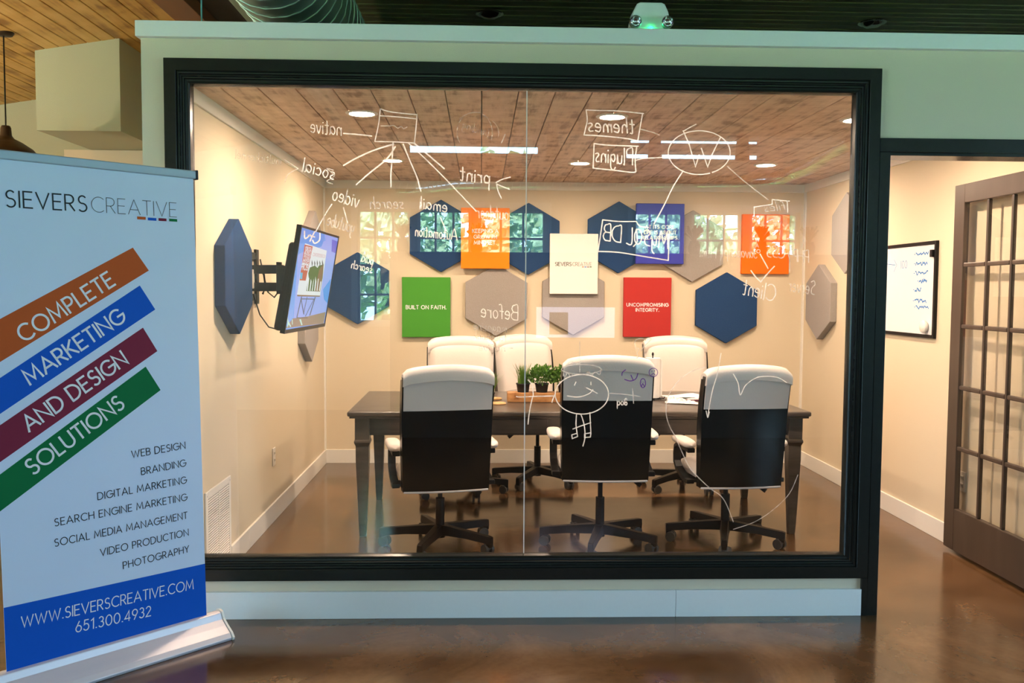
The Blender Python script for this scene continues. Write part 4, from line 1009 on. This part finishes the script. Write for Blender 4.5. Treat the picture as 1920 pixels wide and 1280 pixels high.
def spiral_duct(pts, r, label, mat, pitch_=.13, segs=28):
    t = thing('spiral_duct', label, 'duct', tuple(pts[0]))
    P0 = Vector(pts[0]); L = [Vector(p)-P0 for p in pts]
    obj('pipe', MB().tube([tuple(p) for p in L], r, n=segs), mat, t)
    mb = MB(); 
    # helical raised seam
    acc = 0; hp = []
    for i in range(len(L)-1):
        d = L[i+1]-L[i]; n_ = max(2, int(d.length/pitch_*24)); t_ = d.normalized()
        a = t_.cross(Vector((0,0,1))).normalized(); b = t_.cross(a)
        for k_ in range(n_):
            ph = 2*PI*acc/pitch_; hp.append(L[i]+d*(k_/n_)+(a*math.cos(ph)+b*math.sin(ph))*(r+.003)); acc += d.length/n_
    mb.tube([tuple(p) for p in hp], .004, n=4); obj('seam', mb, pm('duct_seam', (.55,.68,.64), .3, metal=.6, bump=0), t)
    return t
spiral_duct([(-1.00, .9, 3.00), (-1.00, 4.0, 3.00)][::1] if False else [(-.985, -1.6, 3.05), (-.985, 3.80, 3.05)], .265, 'large spiral metal duct above the left part of the window', M['galv'])
dpts = []
for (u, v, z) in ((760,372,2.72),(800,352,2.72),(860,343,2.72),(1000,341,2.72),(1200,341,2.72),(1400,339,2.72),(1470,332,2.72),(1520,312,2.72),(1560,288,2.72),(1600,262,2.72)):
    d = CAM_D + CAM_R*((u-960)/CAM_F) - CAM_U*((v-640)/CAM_F); s = (z-CAM_C.z)/d.z; P = CAM_C+d*s
    dpts.append((P.x, max(HALL_Y+.15, 2*.03-P.y), z))
spiral_duct(dpts, .065, 'long pale spiral duct mirrored along the top of the glass', pm('pale_duct', (.92,.94,.95), .2, metal=1, bump=0), .09, 14)
pd = thing('pendant_lamp', 'dark bronze dome pendant lamp hanging above the banner', 'pendant lamp', (-3.21, 2.2, 3.19))
obj('canopy', MB().lathe([(0,.03),(.065,.03),(.065,.0),(.055,-.016),(.012,-.020),(0,-.020)], n=28), M['pendant'], pd)
obj('cord', MB().cyl((0,0,-.02),(0,0,-.62),.005,n=8), M['black'], pd)
obj('shade', MB().lathe([(0,-.615),(.026,-.615),(.032,-.63),(.036,-.68),(.05,-.70),(.10,-.725),(.16,-.765),(.19,-.80),(.195,-.82),(.185,-.82),(.15,-.775),(.09,-.735),(.0,-.71)], n=36), M['pendant'], pd)
pdl = bpy.data.lights.new('pendant_bulb', 'POINT'); pdl.energy = 45; pdl.color = (1, .74, .48); pdl.shadow_soft_size = .03
pdo = bpy.data.objects.new('pendant_bulb', pdl); scene.collection.objects.link(pdo); pdo.parent = pd; pdo.location = (0, 0, -.81)
obj('bulb', MB().lathe([(0,-.70),(.012,-.71),(.028,-.745),(.025,-.77),(0,-.785)], n=16), emis('warm_bulb', (1,.75,.5), 6), pd)

# ------------------------------------------------------------------ behind the camera (seen only as reflections)
gp = -4.9
def at_refl(u, v, y):
    d = CAM_D + CAM_R*((u-960)/CAM_F) - CAM_U*((v-640)/CAM_F); s = (2*.03-y-CAM_C.y)/d.y; P = CAM_C+d*s; return (P.x, y, P.z)
pa = at_refl(731, 471, gp); pb = at_refl(1560, 471, gp)
struct('wall_partition', MB().box(pa[0], pb[0]+1.2, gp-.10, gp, 0, pa[2]), M['partition'], bevel=.004)
def vase(u, label, seed):
    x, y, z = at_refl(u, 460, gp-.05); zt = pa[2]
    t = thing('vase', label, 'vase', (x, gp-.05, zt), 0, 'dark vases of dried stems on the hall partition')
    obj('vessel', MB().lathe([(0,0),(.045,0),(.06,.03),(.062,.08),(.045,.12),(.05,.13),(.04,.125),(0,.12)], n=20), M['vase'], t)
    rg = random.Random(seed); mb = MB()
    for q in range(34):
        a = rg.uniform(0, 2*PI); l = rg.uniform(.08,.17); le = rg.uniform(.02,.10)
        p1 = (math.cos(a)*le, math.sin(a)*le, .12+l); mb.tube([(0,0,.11),(p1[0]*.5,p1[1]*.5,.12+l*.6),p1], .006, n=4, rf=lambda i: (.004,.006,.010)[i])
    obj('stems', mb, M['dry'], t)
for i, (u, l) in enumerate(((755,'vase of dried stems mirrored left of the orange canvas'), (893,'vase of dried stems mirrored on the orange canvas'), (1302,'vase of dried stems mirrored right of the blue canvas'), (1428,'vase of dried stems mirrored on the deep orange canvas'), (1517,'vase of dried stems mirrored at the right end of the window reflection'))):
    vase(u, l, 20+i)
ca = at_refl(1008, 576, -4.7); cb = at_refl(1155, 634, -4.7)
bd = thing('monitor', 'lit white monitor mirrored over the low grey hexagon panel', 'monitor', (ca[0], -4.9, 0))
obj('screen', MB().box(0, cb[0]-ca[0], .0, .10, cb[2], ca[2]), scr('monitor_white', (.72,.76,1.0), 3.2), bd)
obj('screen_picture', MB().box(.16*(cb[0]-ca[0]), .40*(cb[0]-ca[0]), .10, .103, cb[2]+.03, ca[2]-.05), pm('brown_print', (.2,.12,.07), .6), bd)
bd.location.y = -4.895

def hall_pendant(u, label):
    x, y, z = at_refl(u, 300, -6.2)
    t = thing('hall_pendant', label, 'pendant lamp', (x, y, 3.418), 0, 'dark tapered pendants of the hall')
    L_ = 3.418-z
    obj('cord', MB().cyl((0,0,0),(0,0,-L_+.30),.006,n=8), M['black'], t)
    obj('shade', MB().lathe([(0,-L_+.30),(.055,-L_+.30),(.065,-L_+.26),(.085,-L_),(.078,-L_),(.055,-L_+.25),(0,-L_+.26)], n=24), M['pendant'], t)
for u, l in ((1036, 'dark tapered pendant mirrored just right of the glass seam'), (1228, 'dark tapered pendant mirrored right of the boxed word Plugins'), (1392, 'dark tapered pendant mirrored right of the circled W')):
    hall_pendant(u, l)

# ------------------------------------------------------------------ handwriting on the inside of the glass (mirrored)
HG = {  # simple hand-drawn lower case, unit x-height .55, caps 1
 'a': (.5, [[(.44,.5),(.2,.56),(.03,.3),(.15,.02),(.4,.2),(.45,.5),(.45,.1),(.54,0)]]),
 'b': (.46, [[(.04,1),(.04,.02),(.3,.02),(.44,.25),(.3,.5),(.06,.4)]]),
 'c': (.42, [[(.4,.45),(.2,.55),(.02,.3),(.15,.02),(.42,.08)]]),
 'd': (.5, [[(.42,.45),(.2,.55),(.03,.28),(.18,0),(.42,.15),(.46,1),(.46,.05),(.54,0)]]),
 'e': (.44, [[(.04,.28),(.4,.33),(.3,.55),(.1,.5),(.02,.25),(.15,.01),(.42,.08)]]),
 'f': (.34, [[(.36,.95),(.22,.98),(.14,.8),(.12,0)], [(0,.5),(.32,.52)]]),
 'g': (.48, [[(.4,.48),(.15,.55),(.04,.3),(.2,.1),(.4,.3),(.42,.5),(.42,-.25),(.2,-.42),(.02,-.25)]]),
 'h': (.48, [[(.04,1),(.04,0)], [(.04,.3),(.2,.54),(.36,.5),(.42,.3),(.42,0)]]),
 'i': (.1, [[(.05,.52),(.05,0)], [(.05,.74),(.06,.78)]]),
 'j': (.2, [[(.14,.52),(.14,-.3),(0,-.36)]]),
 'k': (.42, [[(.04,1),(.04,0)], [(.36,.5),(.06,.22),(.4,0)]]),
 'l': (.12, [[(.06,1),(.05,.05),(.12,0)]]),
 'm': (.68, [[(.03,.52),(.03,0)], [(.03,.3),(.16,.53),(.3,.4),(.3,0)], [(.3,.3),(.44,.53),(.6,.4),(.62,0)]]),
 'n': (.46, [[(.03,.52),(.03,0)], [(.03,.3),(.2,.54),(.36,.48),(.40,.3),(.42,0)]]),
 'o': (.46, [arc(.23,.27,.2,.27,90,450,12)]),
 'p': (.46, [[(.04,.52),(.04,-.42)], [(.04,.4),(.25,.56),(.42,.4),(.34,.08),(.06,.06)]]),
 'r': (.34, [[(.04,.52),(.04,0)], [(.04,.3),(.16,.5),(.34,.52)]]),
 's': (.38, [[(.36,.5),(.16,.55),(.06,.42),(.3,.2),(.26,.02),(.02,.04)]]),
 't': (.36, [[(.16,.9),(.15,.05),(.3,0)], [(0,.58),(.34,.60)]]),
 'u': (.46, [[(.03,.52),(.05,.1),(.22,0),(.38,.12),(.42,.52),(.43,0)]]),
 'v': (.42, [[(.02,.52),(.2,0),(.42,.54)]]),
 'w': (.6, [[(.02,.52),(.14,0),(.3,.4),(.44,0),(.6,.52)]]),
 'y': (.44, [[(.03,.52),(.08,.15),(.3,.15),(.4,.5)], [(.4,.52),(.4,-.2),(.2,-.42)]]),
 'z': (.42, [[(.02,.52),(.4,.52),(.04,.02),(.42,0)]]),
}
HC = {'M': (.8, [[(0,0),(.1,1),(.36,.3),(.64,1),(.78,0)]]), 'S': (.55, [[(.52,.9),(.2,1),(.05,.75),(.42,.45),(.38,.1),(0,.02)]]), 'N': (.6, [[(0,0),(.04,.95),(.5,.05),(.6,1)]]),
      'L': G['L'], 'Q': (.7, [arc(.33,.5,.3,.46,60,420,16)+[(.4,.2),(.7,-.15)]])}
def gmap(u, v, t=0):
    return pix(u, v, 1, GY1+.0008+t)
def smooth_path(P, n=5):
    if len(P) < 3: return P
    out = []
    for i in range(len(P)-1):
        p0 = Vector(P[max(i-1,0)]); p1 = Vector(P[i]); p2 = Vector(P[i+1]); p3 = Vector(P[min(i+2,len(P)-1)])
        for k in range(n):
            t = k/n; out.append(tuple(.5*((2*p1)+(p2-p0)*t+(2*p0-5*p1+4*p2-p3)*t*t+(3*p1-p0-3*p2+p3)*t**3)))
    return out+[tuple(P[-1])]
def hw_obj(strokes, label, w=3.0, mat='marker', straight=False):
    mb = MB()
    for s in strokes: mb.ribbon(s if straight else smooth_path(s), w*.72, lambda a, b, t: gmap(a, b))
    cx = sum(p[0] for s in strokes for p in s)/sum(len(s) for s in strokes)
    obj('handwriting', mb, M[mat], pane_l if cx < 985 else pane_r, fix=False, label=label)
def word(text, right, left, h, label=None, w=2.6, mat='marker', slant=.12, flip=False):
    """mirrored word written from pixel `right` to pixel `left` (baseline), cap height h px"""
    st = []; x = 0
    for chh in text:
        gw, ss = HG.get(chh) or HC.get(chh) or G[chh]
        for q in ss: st.append([(a+x, b) for a, b in q])
        x += gw+.14
    W = x-.14; R_ = Vector(right); D_ = Vector(left)-R_; ex = D_/W; up = Vector((-D_.y, D_.x)).normalized()
    if up.y > 0: up = -up
    if flip: up = -up
    rg = random.Random(len(text)*7+int(right[0]))
    st = [[tuple(R_+ex*(a+slant*b+rg.uniform(-.015,.015))+up*(b*h)) for a, b in q] for q in st]
    hw_obj(st, label or 'mirrored handwritten word %s in white marker' % text.strip(), w, mat)
word('native', (640,254), (582,248), 27)
hw_obj([[(644,250),(672,252),(697,255)]], 'white marker dash beside the word native', 3.4)
word('social', (626,337), (566,320), 25, w=3.2)
hw_obj([[(625,319),(613,316),(627,328),(620,335),(613,340),(624,345)]], 'white marker letter S stroke', 2.6, 'marker_faint')
word('multichannel', (527,309), (441,296), 16, mat='marker_vfaint', w=2.2)
hw_obj([[(533,299),(559,316)], [(559,316),(540,327),(534,341)]], 'white marker bracket beside the word social', 2.4, 'marker_faint')
word('video', (671,389), (622,374), 27, w=3.2)
hw_obj([[(644,389),(648,404),(652,418)]], 'short white marker tick under the word video', 3)
hw_obj([[(622,383),(612,398),(602,416),(592,434)]], 'long white marker stroke down to the television', 3)
word('youtube', (662,437), (612,421), 24, w=3, mat='marker_faint')
hw_obj([[(600,437),(599,450),(590,456),(586,450)], [(590,434),(581,452)], [(590,444),(578,441)], [(571,433),(572,447),(582,440)]], 'mirrored letters CTV over the television', 3.4)
word('paid', (698,497), (677,489), 17, w=2.6)
word('search', (697,512), (658,502), 15, w=2.6)
word('search', (757,391), (694,391), 22, w=2.8, mat='marker_faint')
word('email', (838,398), (788,390), 22, w=3)
hw_obj([[(789,372),(787,392)], [(826,408),(832,422),(837,433)]], 'white marker strokes by the word email', 3)
word('Automation', (857,450), (778,442), 20, w=2.8)
word('outdoor', (953,412), (894,408), 24, w=3, mat='marker_faint')
word('print', (918,345), (862,337), 27, w=3.4)
hw_obj([[(930,342),(942,336),(957,332)], [(931,345),(934,358),(940,372)], [(931,345),(943,350),(956,355)]], 'white marker arrow beside the word print', 3)
hw_obj([[(713,204),(735,210),(782,215)], [(713,204),(710,232),(703,264)], [(703,265),(740,266),(778,268)], [(782,214),(780,240),(777,268)], [(712,217),(745,219),(782,223)]], 'large white marker box at the top left', 2.8)
hw_obj([[(714,236),(730,236),(738,235),(746,240),(752,237),(757,241),(763,238)]], 'wavy white marker line inside the large box', 2.4, 'marker_faint')
hw_obj([[(738,270),(700,282),(667,297),(644,310)]], 'white marker branch curving left from the large box', 4)
hw_obj([[(741,275),(725,298),(692,325),(668,346)]], 'white marker branch slanting left from the large box', 4)
hw_obj([[(737,268),(735,300),(733,325),(733,350)]], 'white marker branch straight down from the large box', 3.6)
hw_obj([[(756,270),(768,300),(781,330),(789,358)]], 'white marker branch slanting right from the large box', 3.6)
hw_obj([[(766,268),(800,300),(840,340),(893,396)]], 'longest white marker branch to the word outdoor', 3)
hw_obj([[(776,268),(800,288),(833,316)]], 'white marker branch farthest right from the large box', 3.6)
hw_obj([arc(890,248,33,38,150,380,18), [(862,222),(880,212),(900,211)], arc(885,250,50,36,-40,10,8)], 'faint white marker circle left of the seam', 2.4, 'marker_vfaint')
word('landing', (915,256), (866,240), 16, w=2, mat='marker_vfaint', label='faint mirrored word inside the faint circle')
hw_obj([[(947,252),(943,262),(940,268)]], 'small teal tinted stroke on the faint circle', 2.6, 'marker_faint')
hw_obj([[(1099,206),(1120,207),(1160,208),(1207,213)], [(1099,206),(1101,225),(1098,240),(1095,253)], [(1095,253),(1130,255),(1170,259),(1196,264)], [(1205,212),(1200,240),(1196,264)]], 'white marker box round the word themes', 3)
word('themes', (1190,250), (1103,246), 28, w=3.4)
hw_obj([[(1114,269),(1140,272),(1197,274)], [(1114,269),(1113,295),(1112,315)], [(1112,315),(1150,319),(1188,323),(1192,318)], [(1194,274),(1191,300),(1192,318)]], 'white marker box round the word plugins', 3.2)
word('Plugins', (1186,309), (1116,303), 30, w=3.2)
hw_obj([[(1200,242),(1220,247),(1236,253)]], 'white marker dash right of themes', 2.8, 'marker_faint')
hw_obj([[(1191,301),(1205,297),(1225,296),(1253,294)]], 'white marker line joining plugins to the circled W', 2.8)
hw_obj([arc(1311,286,58,41,70,425,40), [(1283,245),(1295,238),(1305,233)]], 'white marker circle round the letter W', 2.8)
hw_obj([[(1281,245),(1292,270),(1304,312),(1311,290)], [(1315,278),(1319,290),(1327,313),(1335,290),(1351,257)]], 'mirrored letter W inside the circle', 3, 'marker', True)
hw_obj([[(1281,320),(1262,350),(1245,385),(1226,420)]], 'white marker line down from the circle to MySQL', 3)
hw_obj([[(1364,312),(1390,335),(1415,355),(1440,374)]], 'white marker line from the circle to the right', 3, 'marker_faint')
hw_obj([[(1130,412),(1160,415),(1193,415)], [(1130,412),(1126,440),(1121,472)], [(1121,471),(1160,473),(1210,481),(1253,488)], [(1193,415),(1200,424),(1216,426)], [(1255,432),(1254,460),(1253,488)]], 'white marker box round MySQL DB', 3)
word('MySQL DB', (1252,466), (1131,450), 30, w=3.2)
hw_obj([[(1414,405),(1414,388),(1448,383),(1448,374),(1480,377)], [(1476,377),(1477,398)]], 'stepped white marker outline at the upper right', 2.6, 'marker', True)
word('files', (1474,392), (1434,397), 16, w=2, mat='marker_faint')
word('Html', (1342,484), (1312,480), 20, w=2.4, mat='marker_faint')
word('/', (1352,496), (1340,478), 20, w=2.4, mat='marker_faint', label='mirrored slash between two words')
word('Javascript', (1419,484), (1352,480), 20, w=2.4, mat='marker_faint')
hw_obj([[(1425,476),(1434,492),(1440,503)]], 'mirrored slash in white marker', 3)
word('CSS', (1472,484), (1437,482), 22, w=2.8, mat='marker_faint')
word('PHP', (1516,492), (1487,490), 22, w=2.4, mat='marker_faint')
hw_obj([[(1478,476),(1481,490),(1480,508)]], 'mirrored stroke left of PHP', 2.6, 'marker_faint')
hw_obj([[(1408,507),(1416,518),(1426,528)], [(1426,529),(1438,514),(1452,499)]], 'white marker arrow head under CSS', 3)
word('Client', (1452,565), (1392,551), 30, w=2.8)
word('Server', (1527,553), (1478,545), 26, w=2.4, mat='marker_faint')
word('Before', (971,600), (902,594), 27, w=2.6)
word('- magazine', (962,624), (888,618), 16, w=2, mat='marker_faint')
word('- facebook', (962,641), (888,635), 14, w=1.8, mat='marker_vfaint')
word('- native', (962,659), (898,657), 14, w=1.8, mat='marker_vfaint')
# stick figure
hw_obj([arc(1091,739,50,37,0,360,40)], 'white marker oval body of the drawn figure', 2.8)
hw_obj([[(1040,742),(1000,743),(975,744),(968,743)], [(1040,740),(1036,750),(1035,754)], [(990,712),(998,722),(1000,742)], [(999,742),(993,770),(990,795)]], 'white marker arm and hand of the drawn figure', 2.8)
hw_obj([[(1080,716),(1077,722)], [(1108,716),(1108,721)], [(1064,742),(1085,744),(1104,738),(1112,730)], [(1100,727),(1120,737)]], 'white marker face of the drawn figure', 2.6)
hw_obj([[(1081,776),(1080,795),(1082,812)], [(1089,776),(1095,795),(1097,818),(1093,836)], [(1106,773),(1107,795),(1108,813)]], 'white marker legs of the drawn figure', 2.8)
hw_obj([[(1074,804),(1090,798),(1108,792)], [(1082,812),(1072,815),(1073,822),(1083,818),(1082,812)], [(1096,813),(1108,811),(1107,819),(1096,820),(1096,813)]], 'white marker feet of the drawn figure', 2.6, 'marker', True)
hw_obj([arc(1090,692,37,9,0,360,24), [(1056,700),(1060,706),(1064,698),(1070,706),(1074,700)], [(1098,702),(1104,697),(1110,703),(1116,697),(1124,702),(1127,692)], [(1066,682),(1072,678),(1080,683),(1088,678)]], 'white marker crown over the drawn figure', 2.6, 'marker_faint')
hw_obj([[(1143,737),(1170,739),(1200,743)], [(1186,729),(1188,756)]], 'white marker cross stroke right of the drawn figure', 2.4, 'marker_faint')
word('god', (1176,752), (1157,752), 13, w=2.6, flip=True, slant=0)
hw_obj([[(1173,693),(1167,698),(1166,704)], [(1171,711),(1182,714),(1192,710),(1196,700)], [(1183,703),(1187,712)]], 'purple marker smile on the middle chair back', 2.2, 'purple')
hw_obj([arc(1205.5,718,5,8.5,0,360,20), [(1203,716),(1203.5,716.5)], [(1207,716),(1207.5,716.5)], [(1203,724),(1205,719),(1208,724)]], 'small purple marker face, lower one', 2, 'purple')
hw_obj([arc(1225,698,8,8,0,360,20), [(1222,695),(1222.5,697)], [(1228,694),(1227.5,696)], [(1221,703),(1225,700),(1229,703)]], 'small purple marker face, upper one', 1.6, 'purple')
hw_obj([[(1193,657),(1190,645),(1192,638),(1200,634),(1208,636),(1211,638)], [(1210,636),(1215,633),(1221,635),(1216,641),(1207,650),(1202,658)], [(1193,652),(1198,654),(1194,662),(1197,668),(1194,671)]], 'small white marker heart above the paper towel', 2.2, 'marker_faint')
hw_obj([[(1087,640),(1087,698)]], 'thin white marker string above the crown', 1.6, 'marker_faint')
hw_obj([[(1322,688),(1295,697),(1270,716),(1252,745),(1249,775),(1256,800),(1266,818),(1280,850),(1296,880),(1330,914),(1350,928),(1362,945),(1375,978)]], 'long white marker curve beside the right near chair', 2.4, 'marker_faint')
hw_obj([[(1375,701),(1384,718),(1388,740),(1398,722),(1418,708),(1440,705),(1460,708),(1475,717)], [(1352,662),(1345,700),(1335,735),(1327,780)], [(1324,770),(1327,782),(1330,772)]], 'white marker curve and arrow across the right near chair back', 2.4)
hw_obj([[(1496,890),(1480,925),(1450,955),(1415,978),(1375,992)]], 'thin white marker arc at the lower right', 2, 'marker_faint')
